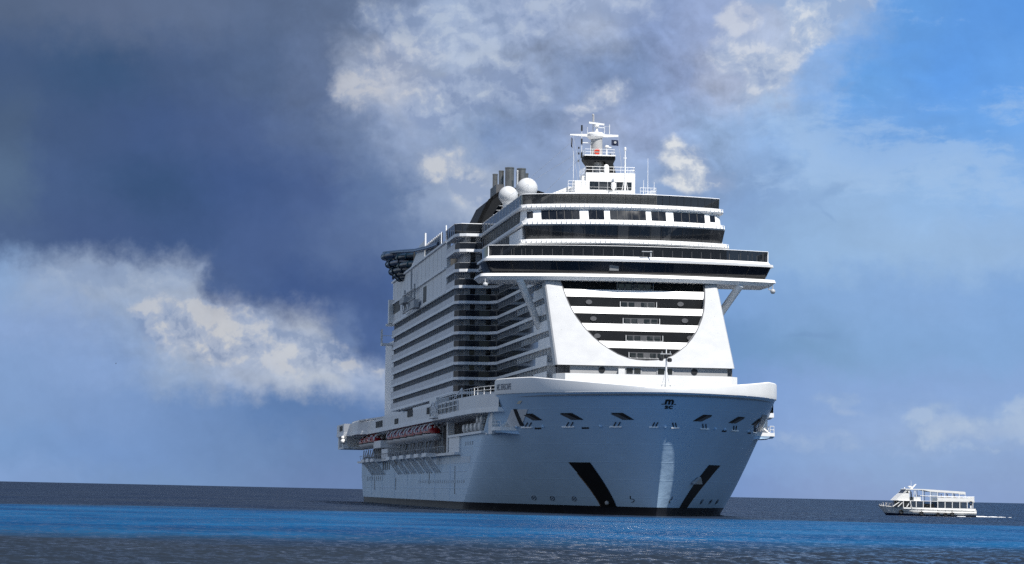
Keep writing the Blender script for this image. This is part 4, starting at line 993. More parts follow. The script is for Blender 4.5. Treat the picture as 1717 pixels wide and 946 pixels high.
m = MB(); m.box(-6.2, -4.4, 53, 56, 53.6, 56.2); m.box(-4.6, -4.05, 55.5, 58, 53.6, 57.3); m.build('roof_locker', PANEL, roofh)
# mast
mast = empty('main_mast', '', ''); del mast['label'], mast['category']; mast.parent = ship
m = MB(); m.prism([(-2.75, 61.9), (2.7, 61.9), (2.75, 61.4), (2.35, 60.6), (3.1, 58.0), (1.6, 58.0), (1.35, 60.2), (0.9, 61.0), (-0.9, 61.0), (-1.45, 60.2), (-1.3, 58.0), (-2.4, 58.0), (-1.95, 60.2), (-2.75, 61.3)], 'y', 65, 68); m.build('mast_arch', BLACK, mast)
m = MB(); m.lathe((0.0, 67.5, 57.8), [(1.35, 0), (1.35, 3.2)], 20); m.build('mast_drum', GREY, mast, 40)
m = MB(); m.box(0.7, 1.5, 64.2, 65.2, 57.9, 60.0); m.sphere((1.1, 64.7, 60.0), 0.45, 12, 8); m.box(-0.1, 0.6, 64.4, 65, 57.9, 59.0); m.build('mast_locker', WHITE, mast)
m = MB(); m.box(-2.75, 2.7, 64.6, 68.4, 61.903, 62.1); m.build('mast_deck', WHITE, mast)
m = MB(); m.lathe((-0.35, 66.5, 62.1), [(1.05, 0), (1.0, 3.0)], 20); m.build('mast_column', GREY, mast, 40)
m = MB(); m.lathe((-0.6, 66.5, 65.0), [(1.0, 0), (1.5, 0.45), (1.55, 0.9), (1.35, 1.15)], 24); m.build('mast_top_platform', WHITE, mast, 30)
m = MB(); m.loft([[(-5.1, 66, 65.6), (-5.1, 66.4, 65.6), (-5.1, 66.4, 65.8), (-5.1, 66, 65.8)], [(-0.6, 66, 65.3), (-0.6, 66.4, 65.3), (-0.6, 66.4, 65.9), (-0.6, 66, 65.9)], [(3.4, 66, 65.5), (3.4, 66.4, 65.5), (3.4, 66.4, 65.85), (3.4, 66, 65.85)]])
m.box(-3.0, -0.9, 66, 66.2, 64.25, 64.4); m.box(1.0, 2.2, 66, 66.2, 63.5, 63.7); m.build('mast_yard', WHITE, mast)
m = MB(); m.loft([[(-1.8, 65.9, 67.75), (-1.8, 66.3, 67.75), (-1.8, 66.3, 68.05), (-1.8, 65.9, 68.05)], [(0.9, 65.9, 67.45), (0.9, 66.3, 67.45), (0.9, 66.3, 67.75), (0.9, 65.9, 67.75)]]); m.lathe((-0.4, 66.2, 66.1), [(0.35, 0), (0.22, 0.5), (0.16, 1.0), (0.45, 1.15), (0.42, 1.6)], 14); m.box(-0.3, 0.9, 66, 66.2, 67.0, 67.1); m.build('radar_scanner', WHITE, mast)
m = MB(); m.tube([(-1.0, 66.5, 66.2), (-1.0, 66.5, 69.3)], 0.08, 6); m.tube([(-.95, 66.5, 68.1), (-.95, 66.5, 69.3)], 0.17, 6); m.sphere((-1.0, 66.5, 69.35), 0.2, 8, 6); m.build('top_pole', GREY, mast)
m = MB(); m.tube([(-3.05, 66, 62), (-3.05, 66, 67.0)], 0.05, 6); m.tube([(-1.45, 66, 62), (-1.45, 66, 64.5)], 0.06, 6); m.tube([(1.35, 66, 62), (1.35, 66, 64)], 0.12, 6); m.lathe((1.4, 66, 63.5), [(0.3, 0), (0.4, 0.2), (0.3, .4)], 10); m.tube([(1.0, 66.4, 66), (1.0, 66.4, 67.3), (1.9, 66.4, 67.3), (1.9, 66.4, 66)], 0.05, 5); m.tube([(1.9, 66.4, 66), (1.9, 66.4, 67.7)], 0.06, 5); m.tube([(-2.0, 66.3, 66), (-2.0, 66.3, 67.2)], 0.04, 5)
railing(m, [(-2.6, 68), (-2.6, 65), (2.6, 65), (2.6, 68)], 62.1, 1.0, 1.2, 0.03); m.build('mast_pole', WHITE, mast)
for z in (66.4, 64.0, 61.6):
    m = MB(); m.box(-3.2, -2.92, 65.85, 66.1, z, z + 1.0); m.build('signal_lamp', DARK, mast)
for x, z in ((-3.55, 63.2), (-3.55, 62.2), (2.0, 62.1), (-3.6, 60.9)):
    m = MB(); m.box(x - .12, x + .12, 65.9, 66.1, z, z + 0.35); m.build('signal_lamp', DARK, mast)
m = MB(); m.disc((-0.42, 65.28, 62.7), 0.52, 'y', 0.12, 18); dd_ = m.build('signal_disc', REDM, mast)
m = MB(); m.box(-0.8, -0.05, 65.2, 65.27, 62.62, 62.78); m.build('disc_bar', DARK, mast)
m = MB()
for a, b_ in (((-3.0, 66, 63), (-9.0, 120, 60.0)), ((-3.0, 66, 61.8), (-11, 75, 53.5)), ((-3.0, 66, 66), (-8.5, 140, 60)), ((-5.0, 66, 65.6), (-5.0, 57, 56)), ((-4.6, 66, 65.6), (-4.4, 57, 57)), ((3.3, 66, 65.5), (3.3, 60, 57))): m.tube([a, b_], 0.022, 4)
m.build('rigging', FRAME, mast)
# tall thin poles on the roof
m = MB(); m.tube([(2.2, 52, 53.7), (2.2, 52, 58), (2.2, 52, 62)], [0.18, 0.14, 0.08], 8); m.tube([(1.5, 52, 53.7), (2.2, 52, 57)], 0.06, 5); m.tube([(2.9, 52, 53.7), (2.2, 52, 57)], 0.06, 5); m.lathe((2.2, 52, 61.3), [(0.1, 0), (0.2, .2), (0.2, .5), (0.1, .7)], 8); m.tube([(1.9, 52, 60.1), (2.5, 52, 60.1)], .06, 5); part(m, 'light_mast', WHITE)
for x, y, z1 in ((6.1, 52, 60.2), (5.2, 51, 56.3), (-5.4, 60, 62), (7.0, 51, 56.0)):
    m = MB(); m.tube([(x, y, 53.6), (x, y, z1)], [0.06, 0.03], 6); part(m, 'whip_antenna', WHITE)
# satellite domes
for c, r in (((-6.5, 110, 60.75), 1.98), ((-8.8, 120, 60.3), 1.85)):
    m = MB(); m.sphere(c, r, 40, 24); dm = part(m, 'satellite_dome', DOME, None, 80)
    m = MB(); m.lathe((c[0], c[1], 50.5), [(1.0, 0), (1.0, 8.0), (1.4, 8.6)], 16); m.build('dome_pedestal', WHITE, dm)
m = MB(); m.box(-9.4, -2, 104, 124, 50.5, 54.2); part(m, 'dome_house', SIDEW)
# funnel
fn = MB(); fn.loft([[(-9.0, 166, 50.3), (9.0, 166, 50.3), (9.0, 192, 50.3), (-9.0, 192, 50.3)], [(-8.6, 167, 60), (8.6, 167, 60), (8.6, 191, 60), (-8.6, 191, 60)], [(-6.6, 169, 64.3), (6.6, 169, 64.3), (6.6, 190, 64.3), (-6.6, 190, 64.3)], [(-4.6, 170, 65.7), (4.6, 170, 65.7), (4.6, 189, 65.7), (-4.6, 189, 65.7)], [(-3.6, 171, 66.0), (3.6, 171, 66.0), (3.6, 188, 66.0), (-3.6, 188, 66.0)]])
fnl = part(fn, 'funnel', BLACK)
for sg in (-1, 1):
    m = MB(); arc = [(8.9, 58.0), (8.75, 60), (7.8, 62.2), (6.7, 64.35), (5.6, 65.3), (4.6, 65.95), (3.4, 66.3)]
    m.loft([[(sg * x, 165.5, z) for x, z in arc], [(sg * (x - 0.5), 165.5, z - 0.5) for x, z in arc], [(sg * (x - 0.5), 168, z - 0.5) for x, z in arc], [(sg * x, 168, z) for x, z in arc]]); m.build('funnel_rim', BLACK, fnl)
m = MB()
for i in range(9):
    z = 57.2 + i * 0.95; x1 = min(8.4, 8.6 - max(0, z - 60) * 0.62)
    m.bar((-x1, 165.9, z), (-x1 + 5.5, 165.9, z + 0.0), 0.11, 0.13); m.bar((x1, 165.9, z), (x1 - 5.5, 165.9, z), 0.11, 0.13)
m.build('funnel_louvre', FRAME, fnl)
for x, y, r, zt in ((-0.95, 178, 0.95, 72.4), (2.0, 181, 0.95, 72.6), (-2.45, 180, 0.55, 71.9), (-3.4, 183, 0.55, 71.5), (0.45, 176, 0.22, 71.6), (0.75, 178, 0.2, 71.3), (3.3, 183, 0.5, 71.8)):
    m = MB(); m.lathe((x, y, 64), [(r, 0), (r, zt - 64 - 0.3), (r * 1.06, zt - 64 - 0.28), (r * 1.06, zt - 64), (r * 0.85, zt - 64), (r * 0.85, zt - 64.8)], 22); m.build('exhaust_pipe', STEEL if r > 0.4 else WHITE, fnl, 40)
m = MB(); m.box(-4.3, -2.6, 174, 184, 64, 68.3); m.box(-2.6, 3.4, 177, 185, 64, 68.0); m.build('pipe_casing', DGREY, fnl)
m = MB()
for i in range(6): m.bar((-12.5 + i * 0.5, 118, 50.6), (-11 + i * 0.35, 118, 54 + (i % 3) * 0.7), 0.13)
part(m, 'roof_truss', SIDEW)
# water slides: stacked loops overhanging the starboard quarter
ws = empty('water_slide', '', ''); del ws['label'], ws['category']; ws.parent = ship
rng = random.Random(3)
for i, (z, xo, y0, y1) in enumerate(((55.6, -24.8, 226, 192), (54.7, -22.6, 218, 184), (53.7, -24.0, 227, 186), (52.8, -22.4, 220, 180), (51.9, -23.4, 225, 184), (51.1, -22.6, 221, 186), (50.4, -22.0, 217, 188))):
    pts = []
    for j in range(25):
        a = math.pi * (j / 24.0) ; 
        pts.append((lerp(xo, -9.0, abs(math.cos(a)) ** 1.6) if False else -10 + (xo + 10) * math.sin(a) ** 0.6, lerp(y0, y1, j / 24.0), z - 0.9 * j / 24.0))
    m = MB(); m.tube(pts, 0.66 if i else 0.8, 12); m.build('slide_tube', SLIDE if i in (0, 2) else SLIDED, ws, 50)
    m = MB()
    for j in (5, 8, 11, 14, 17, 20):
        p0, p1 = Vector(pts[j - 0]), Vector(pts[j + 1]); t_ = (p1 - p0).normalized(); m.tube([p0 - t_ * 0.06, p0 + t_ * 0.06], 0.86, 12)
    m.build('slide_tube_rim', SLIDED, ws)
m = MB(); m.tube([(-24.5, 214, 56.3), (-22.8, 190, 54.8), (-22.0, 168, 53.2), (-21.8, 145, 51.9), (-21.7, 125, 51.0)], 0.42, 10); m.build('slide_chute', SLIDE, ws, 50)
m = MB()
for x, y in ((-12, 215), (-18, 212), (-20, 200), (-13, 196), (-16, 186), (-20, 190), (-22.5, 213)): m.bar((x, y, 50.3), (x, y, 56.9 if x > -19 else 55.4), 0.38)
for z in (51.4, 53.0, 54.6): m.bar((-12, 215, z), (-22, 212, z), 0.25); m.bar((-13, 196, z), (-22, 198, z), 0.25); m.bar((-20, 200, z - 1.5), (-20, 214, z), 0.2)
m.box(-18, -12, 190, 200, 54.4, 54.8); m.build('slide_tower', DARK, ws)

# ------------------------------------------------------------------ things aboard: lifeboats, rafts, flags
c_, s_ = math.cos(PSI), math.sin(PSI)
def on_ship(x, y, z): return (SHIP_LOC[0] + x * c_ - y * s_, SHIP_LOC[1] + x * s_ + y * c_, z)
def make_lifeboat(label, group):
    b = empty('lifeboat', label, 'lifeboat', (0, 0, 0), PSI, group)
    n = 17; hr, cr = [], []
    for i in range(n):
        y = -5.6 + 11.2 * i / (n - 1); e = math.sqrt(max(0.02, 1 - abs(y / 5.75) ** 2.6)); w = 2.15 * e; keel = 1.25 * (1 - e)
        hr.append([(w * math.cos(a), y, 1.55 + (1.45 - keel) * math.sin(a)) for a in [math.pi + math.pi * k / 12 for k in range(13)]])
        cr.append([(w * 0.96 * (abs(math.cos(a)) ** 0.7) * (1 if math.cos(a) >= 0 else -1), y * 0.985, 1.6 + 1.75 * e ** 0.8 * math.sin(a) ** 0.75) for a in [math.pi * k / 12 for k in range(13)]])
    m = MB(); m.loft(hr, True); m.build('hull', WHITE, b, 50)
    m = MB(); m.loft(cr, True); m.build('canopy', RED, b, 50)
    m = MB(); m.tube([(2.2 * math.cos(a) * math.sqrt(max(0.02, 1 - 0)), 0, 0) for a in (0, 0.01)], 0.01, 4) if False else None
    ring = [(sx * 2.2 * math.sqrt(max(0.02, 1 - abs(y / 5.75) ** 2.6)), y, 1.6) for sx, ys_ in ((1, range(-5, 6)), (-1, range(5, -6, -1))) for y in ys_]
    m.tube(ring + [ring[0]], 0.13, 6); m.build('rubbing_strake', RUBBER, b)
    for sx in (-0.95, 0.0, 0.95):
        m = MB(); m.loft([[(sx - 0.38, -5.5 + 0.7 * abs(sx), 1.62), (sx + 0.38, -5.5 + 0.7 * abs(sx), 1.62), (sx + 0.24, -4.2, 3.15), (sx - 0.24, -4.2, 3.15)], [(sx - 0.38, -5.0 + 0.7 * abs(sx), 1.62), (sx + 0.38, -5.0 + 0.7 * abs(sx), 1.62), (sx + 0.24, -3.8, 3.15), (sx - 0.24, -3.8, 3.15)]]); m.build('bow_panel', WHITE, b)
    m = MB(); m.box(-0.8, 0.8, 1.8, 3.6, 3.0, 3.75); m.build('wheelhouse', RED, b)
    for y in (-3.2, -1.2, 0.8, 2.8):
        m = MB(); m.box(-2.0, -1.86, y, y + 0.7, 2.15, 2.5); m.build('window', GLASS, b)
    m = MB()
    for y in (-4.4, 4.4): m.tube([(0, y, 2.6), (0, y, 3.9)], 0.12, 6)
    m.build('lifting_hook', FRAME, b)
    return b
def copy_thing(o, label=None):
    c = o.copy(); COL.objects.link(c)
    if label: c['label'] = label
    for ch in o.children:
        d = ch.copy(); COL.objects.link(d); d.parent = c
        for g in ch.children:
            e = g.copy(); COL.objects.link(e); e.parent = d
    return c
LB = [('red-topped white lifeboat nearest the bow, first of the row of six', 113), ('second lifeboat from the bow in the row of six under the promenade', 128.2),
      ('third lifeboat from the bow in the row of six under the promenade', 143.4), ('fourth lifeboat from the bow in the row of six under the promenade', 158.6),
      ('fifth lifeboat from the bow in the row of six, second nearest the grey pillar', 173.8), ('last lifeboat of the row of six, beside the grey pillar', 189),
      ('front lifeboat of the rear group of three near the stern', 230), ('middle lifeboat of the rear group of three near the stern', 243), ('lifeboat nearest the stern, last of the rear group of three', 256)]
lb0 = make_lifeboat(LB[0][0], 'lifeboats hung along the ship\'s starboard side')
for i, (lab, y) in enumerate(LB):
    o = lb0 if i == 0 else copy_thing(lb0, lab)
    o.location = on_ship(-23.6 if i < 6 else -24.3, y, 12.45); o.scale = (0.86, 0.9, 0.86)
# liferaft canisters
def make_raft(label):
    b = empty('liferaft_canister', label, 'liferaft canister', (0, 0, 0), PSI, 'white liferaft canisters behind the bow')
    m = MB(); m.tube([(-1.3, 0, 0), (-1.15, 0, 0), (-1.1, 0, 0), (1.1, 0, 0), (1.15, 0, 0), (1.3, 0, 0)], [0.4, 0.68, 0.74, 0.74, 0.68, 0.4], 18); m.build('shell', WHITE, b, 40)
    m = MB()
    for x in (-0.5, 0.5): m.tube([(x - 0.06, 0, 0), (x + 0.06, 0, 0)], 0.77, 18)
    m.build('strap', FRAME, b)
    m = MB(); m.bar((-0.7, -0.5, -1.1), (-0.7, 0.5, -0.55), 0.1); m.bar((0.7, -0.5, -1.1), (0.7, 0.5, -0.55), 0.1); m.box(-0.8, 0.8, -0.6, 0.6, -1.15, -1.05); m.build('cradle', FRAME, b)
    return b
RL = ['white liferaft canister at the bow end of the lower row', 'second white canister in the lower row of liferafts', 'third white canister in the lower row of liferafts', 'fourth white canister in the lower row of liferafts', 'white liferaft canister at the lifeboat end of the lower row',
      'white canister stacked on top, nearest the bow', 'white canister stacked on top, farther from the bow']
r0_ = make_raft(RL[0])
for i, lab in enumerate(RL):
    o = r0_ if i == 0 else copy_thing(r0_, lab)
    o.location = on_ship(-21.7, 47 + 5.6 * i, 13.98) if i < 5 else on_ship(-21.5, 46 + 5.4 * (i - 5), 15.1)
# flags on the mast
def flag(label, w, hh, loc, droop=0.0, emblem=False):
    f = empty('signal_flag', label, 'flag', loc, PSI)
    m = MB(); n = 10; rings = []
    for i in range(n + 1):
        u = i / n; y = 0.12 * math.sin(u * 7); rings.append([(w * u, y, -droop * u), (w * u, y + 0.03, -droop * u), (w * u, y + 0.05, -hh - droop * u), (w * u, y + 0.02, -hh - droop * u)])
    m.loft(rings); m.build('cloth', NAVY, f)
    if emblem:
        m = MB(); m.disc((w * 0.5, -0.22, -hh * 0.5), hh * 0.22, 'y', 0.06, 10); m.build('emblem', FRAME, f)
    return f
flag('square navy flag with pale round emblem flying from the mast yard', 1.25, 1.0, on_ship(2.15, 65.8, 64.95), 0.1, True)
flag('narrow dark pennant hanging limp from the mast\'s long yardarm', 0.28, 1.7, on_ship(-4.95, 65.9, 65.3), 0.4)

# ------------------------------------------------------------------ the ferry (bow to the left of the photograph)
FX, FY = 152.0, 615.0
fer = empty('passenger_ferry', 'small white two-deck passenger ferry with an open upper deck and tyre fenders', 'ferry', (FX, FY, 0), 0)
def fpart(m, name, mat, parent=None, smooth=None): return m.build(name, mat, parent or fer, smooth)
# x runs bow(-10.3) to stern(10.3); beam 5.2
def fsec(x):
    u = (x + 10.3) / 20.6; w = 2.6 * min(1, (max(u, 0.0) / 0.42)) ** 0.6 if u < 0.42 else 2.6
    sheer = 1.62 + 0.45 * max(0, (0.45 - u) / 0.45) ** 1.4 - 0.2 * u
    return w, sheer
hr = []
for i in range(33):
    x = -10.3 + 20.6 * i / 32; w, sh = fsec(x); rake = 1.9 * max(0, 1 - (x + 10.3) / 6.0)
    pts = []
    for a, zf in ((1.0, 1.0), (0.97, 0.62), (0.90, 0.30), (0.82, 0.1), (0.6, -0.45)):
        zz = sh * zf if zf > 0 else -0.5
        pts.append((x + rake * (1 - max(zf, 0)), w * a, zz))
    hr.append(pts + [(p[0], -p[1], p[2]) for p in reversed(pts)])
m = MB(); m.loft(hr, True); fh = fpart(m, 'hull', FERRYH, None, 35)
m = MB(); br_ = []
for i in range(33):
    x = -10.3 + 20.6 * i / 32; w, sh = fsec(x); rake = 1.9 * max(0, 1 - (x + 10.3) / 6.0)
    p = [(x + rake * 0.74, w * 0.905 + 0.03, sh * 0.26 if x < -3 else 0.30), (x + rake * 0.9, w * 0.83 + 0.03, 0.1), (x + rake, w * 0.6 + 0.03, -0.5)]
    br_.append(p + [(q[0], -q[1], q[2]) for q in reversed(p)])
m.loft(br_, True); m.build('boot_stripe', FERRYB, fh)
m = MB()
for sg in (-1, 1):
    m.tube([(x, sg * (fsec(x)[0] + 0.06), fsec(x)[1] * 0.60) for x in [-5.8 + i * 0.8 for i in range(21)]], 0.09, 6); m.tube([(x, sg * (fsec(x)[0] + 0.05), fsec(x)[1] - 0.05) for x in [-10.1 + i * 0.8 for i in range(26)]], 0.07, 6)
    m.tube([(x, sg * (fsec(x)[0] + 0.03), fsec(x)[1] * 0.8) for x in [-4 + i for i in range(15)]], 0.03, 5)
m.build('rubbing_rail', FERRYH, fh)
m = MB()
for x, z in ((-5.6, 0.72), (-1.4, 0.5), (1.9, 0.4), (3.6, 0.42), (5.2, 0.45), (5.5, 0.40)): pass
for x, z, r in ((-5.7, 0.78, 0.36), (-1.55, 0.55, 0.34), (2.0, 0.38, 0.30), (3.6, 0.36, 0.30), (5.0, 0.5, 0.34)):
    t = MB(); w = fsec(x)[0] + 0.18
    ring = [(x + r * 1.0 * math.cos(a), -w, z + r * 0.9 * math.sin(a)) for a in [i * math.pi / 8 for i in range(16)]]
    t.tube(ring + [ring[0]], 0.14, 8); t.bar((x, -w + 0.1, z + r), (x, -w + 0.1, 1.4), 0.05); t.build('tyre_fender', RUBBER, fer)
# main deck cabin: sill wall, posts, glazing, roof deck
m = MB(); 
for sg in (-1, 1): m.box(-5.3, 10.1, sg * 2.45, sg * 2.53, 1.45, 1.75)
m.box(-5.3, 10.1, -2.5, 2.5, 1.4, 1.48)
fpart(m, 'main_deck', FERRYH)
for sg in (-1, 1):
    for x in (-5.35, -3.8, -2.6, -1.1, 0.45, 2.0, 3.55, 5.1, 6.7, 8.3, 9.5): m = MB(); m.bar((x, sg * 2.46, 1.7), (x, sg * 2.46, 3.12), 0.14); fpart(m, 'cabin_post', FERRYH)
    for x0, x1 in ((-7.6, -6.0), (-6.5, -5.3), (-4.6, -3.9)): m = MB(); m.bar((x0, sg * 2.3, 1.85), (x1 + 0.15, sg * 2.3, 3.1), 0.17); fpart(m, 'windscreen_post', FERRYH)
    m = MB(); m.bar((-3.95, sg * 2.46, 3.05), (-3.5, sg * 2.46, 1.6), 0.35, 0.1); fpart(m, 'cabin_stair', FERRYH)
for sg in (-1, 1):
    for x0, x1 in ((-3.7, -2.65), (-2.55, -1.15), (2.05, 3.5), (3.6, 5.05), (5.15, 6.65), (6.75, 8.25)):
        g = MB(); g.box(x0, x1, sg * 2.40, sg * 2.43, 1.76, 3.05); fpart(g, 'side_window', TINT)
    g = MB(); g.prism([(-7.2, 1.85), (-5.0, 1.85), (-5.0, 3.05), (-6.1, 3.05)], 'y', sg * 2.28, sg * 2.31); fpart(g, 'side_window', GLASS)
    g = MB(); g.box(-4.9, -4.0, sg * 2.28, sg * 2.31, 1.8, 3.05); fpart(g, 'side_window', GLASS)
g = MB(); g.loft([[(-7.6, -2.25, 1.9), (-7.6, 2.25, 1.9), (-7.5, 2.25, 1.9), (-7.5, -2.25, 1.9)], [(-6.3, -2.2, 3.08), (-6.3, 2.2, 3.08), (-6.2, 2.2, 3.08), (-6.2, -2.2, 3.08)]]); fpart(g, 'windscreen', GLASS)
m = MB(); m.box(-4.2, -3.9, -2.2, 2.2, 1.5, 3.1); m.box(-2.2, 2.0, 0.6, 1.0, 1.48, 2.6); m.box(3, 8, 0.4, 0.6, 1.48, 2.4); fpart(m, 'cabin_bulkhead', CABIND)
m = MB(); m.box(-6.4, 9.9, -2.55, 2.55, 3.12, 3.24); ud = fpart(m, 'upper_deck', FERRYH)
m = MB()
for sg in (-1, 1):
    m.box(2.0, 9.8, sg * 2.47, sg * 2.55, 3.2, 3.95); m.tube([(-0.5, sg * 2.5, 4.25), (9.8, sg * 2.5, 4.25)], 0.05, 6); m.tube([(2.0, sg * 2.5, 4.1), (9.8, sg * 2.5, 4.05)], 0.04, 6)
    for x in (2.0, 3.5, 5.1, 6.7, 8.2, 9.75): m.bar((x, sg * 2.5, 3.9), (x, sg * 2.5, 4.25), 0.07)
    m.tube([(-1.8, sg * 2.5, 4.35), (0.4, sg * 2.5, 4.2)], 0.04, 5)
m.box(9.72, 9.8, -2.5, 2.5, 3.2, 4.25); m.build('upper_bulwark', FERRYH, ud)
# wheelhouse forward on the upper deck
m = MB()
wh = [(-7.05, 3.2), (-6.1, 4.1), (-5.35, 4.75), (-4.0, 4.75), (-4.0, 3.2)]
for sg in (-1, 1): m.prism(wh, 'y', sg * 2.28, sg * 2.36)
m.prism([(-7.05, 3.2), (-5.35, 4.75), (-5.2, 4.75), (-6.9, 3.2)], 'y', -2.3, 2.3); m.box(-3.1, -1.6, -2.36, -2.28, 3.2, 4.0); m.box(-3.1, -1.6, 2.28, 2.36, 3.2, 4.0)
m.prism([(-2.6, 4.0), (-1.5, 3.2), (-2.6, 3.2)], 'y', -2.40, -2.30)
whs = fpart(m, 'wheelhouse', FERRYH)
g = MB()
for sg in (-1, 1): g.prism([(-5.2, 4.78), (-4.55, 5.5), (-4.0, 5.5), (-4.0, 4.78)], 'y', sg * 2.28, sg * 2.31)
g.loft([[(-5.35, -2.2, 4.76), (-5.35, 2.2, 4.76), (-5.28, 2.2, 4.76), (-5.28, -2.2, 4.76)], [(-4.65, -2.2, 5.5), (-4.65, 2.2, 5.5), (-4.58, 2.2, 5.5), (-4.58, -2.2, 5.5)]]); g.build('wheelhouse_window', GLASS, whs)
m = MB()
for sg in (-1, 1):
    for a, b_ in (((-5.3, 4.72), (-4.55, 5.55)), ((-5.0, 4.74), (-4.3, 5.55)), ((-4.05, 4.7), (-4.05, 5.55)), ((-3.1, 3.9), (-2.95, 5.55)), ((-2.5, 4.0), (-2.75, 5.5))): m.bar((a[0], sg * 2.33, a[1]), (b_[0], sg * 2.33, b_[1]), 0.12)
m.box(-4.3, -3.95, -2.36, -2.30, 4.9, 5.45)
m.build('wheelhouse_frame', FERRYH, whs)
# canopy roof and its posts
m = MB(); rp = []
for x, z in ((-4.75, 5.62), (-4.5, 5.72), (-1.0, 5.70), (0.5, 5.64), (7.7, 5.32), (7.95, 5.2)): rp.append((x, z))
m.loft([[(x, y, z) for x, z in rp] for y in (-2.5, 2.5)] , False, False)
m.loft([[(x, y, z - 0.46 if x > -1 else z - 0.2) for x, z in rp] for y in (-2.5, 2.5)], False, False)
for y in (-2.5, 2.5): m.loft([[(x, y, z) for x, z in rp], [(x, y, z - 0.46 if x > -1 else z - 0.2) for x, z in rp]], False, False)
m.add([(7.95, -2.5, 5.2), (7.95, 2.5, 5.2), (7.95, 2.5, 4.74), (7.95, -2.5, 4.74)], [(0, 1, 2, 3)]); m.add([(-4.75, -2.5, 5.62), (-4.75, 2.5, 5.62), (-4.75, 2.5, 5.46), (-4.75, -2.5, 5.46)], [(0, 1, 2, 3)])
fpart(m, 'canopy', FERRYH)
for sg in (-1, 1):
    for x, zt in ((-1.2, 5.5), (0.4, 5.4), (1.95, 5.3), (3.5, 5.25), (5.1, 5.15), (6.6, 5.1), (7.85, 5.0)): m = MB(); m.bar((x, sg * 2.46, 3.2), (x, sg * 2.46, zt), 0.10); fpart(m, 'canopy_post', FERRYH)
    m = MB(); m.tube([(-1.2, sg * 2.46, 4.2), (0.4, sg * 2.46, 4.2)], 0.04, 5); fpart(m, 'hand_rail', FERRYH)
g = MB(); g.box(0.45, 1.9, -2.45, -2.42, 3.3, 5.2); fpart(g, 'clear_screen', smoked('clear_screen', (0.35, 0.42, 0.5), 0.35))
for x in (3.0, 4.4, 5.8, 7.0): m = MB(); m.box(x, x + 0.45, -2.0, -0.4, 3.24, 3.68); m.box(x + 0.4, x + 0.5, -2.0, -0.4, 3.6, 4.15); fpart(m, 'bench', FERRYB)
# mast, radar, rails at the bow
m = MB(); m.loft([[(-3.35, -0.2, 5.65), (-3.35, 0.2, 5.65), (-2.95, 0.2, 5.65), (-2.95, -0.2, 5.65)], [(-2.2, -0.12, 6.75), (-2.2, 0.12, 6.75), (-1.95, 0.12, 6.75), (-1.95, -0.12, 6.75)]]); m.bar((-3.3, 0, 5.7), (-3.2, 0, 6.2), 0.12)
m.tube([(-2.95, 0.5, 5.7), (-2.95, 0.5, 7.5)], [0.05, 0.02], 5); fpart(m, 'ferry_mast', FERRYH)
m = MB(); m.lathe((-3.4, 0, 6.05), [(0.2, 0), (0.42, 0.05), (0.42, 0.22), (0.2, 0.28)], 14); fpart(m, 'radar', FERRYH); m = MB(); m.lathe((-4.5, 0, 5.72), [(0.08, 0), (0.14, 0.2), (0.05, 0.3)], 8); fpart(m, 'horn', FERRYH)
m = MB()
for x, z in ((-10.0, 2.25), (-9.6, 2.3), (-9.2, 2.2)): m.sphere((x, -0.5, z - 0.05), 0.14, 8, 6)
for sg in (-1, 1):
    pts = [(-8.9, sg * 1.15, 2.75), (-8.2, sg * 1.6, 2.7), (-7.7, sg * 1.9, 2.75)]
    for p in pts: m.tube([p, (p[0] + 0.25, p[1], 1.95)], 0.035, 5)
    m.tube([(-8.9, sg * 1.15, 2.75), (-8.6, sg * 1.3, 2.0)], 0.05, 5); m.tube([(-7.9, sg * 1.8, 2.6), (-8.3, sg * 1.6, 2.0)], 0.08, 5)
fpart(m, 'bow_fitting', GREY)
t = MB(); ring = [(9.05 + 0.30 * math.cos(a), -2.62, 2.95 + 0.30 * math.sin(a)) for a in [i * math.pi / 8 for i in range(16)]]; t.tube(ring + [ring[0]], 0.11, 8); fpart(t, 'life_ring', RUBBER)
m = MB(); m.box(8.9, 9.2, -2.58, -2.45, 1.75, 2.6); fpart(m, 'stern_box', PANEL)

# wake astern of the ferry
m = MB(); rw = random.Random(11)
for i in range(55):
    x = FX + 9.6 + 9.0 * rw.random() ** 1.6; y = FY - 1.6 + 3.2 * rw.random(); r = (0.16 + 0.30 * rw.random()) * (1 - (x - FX - 9.6) / 12)
    m.sphere((x, y, 0.05), r, 8, 6, (2.2, 1.2, 0.55))
for i in range(12):
    x = FX + 5.5 + 2.2 * rw.random(); m.sphere((x, FY - 2.75, 0.03), 0.12 + 0.1 * rw.random(), 8, 6, (2.2, 1, 0.5))
wk = m.build('wake_foam', material('foam', (0.85, 0.87, 0.88), 0.8, var=0.05, vscale=3), None, 60); wk['kind'] = 'stuff'
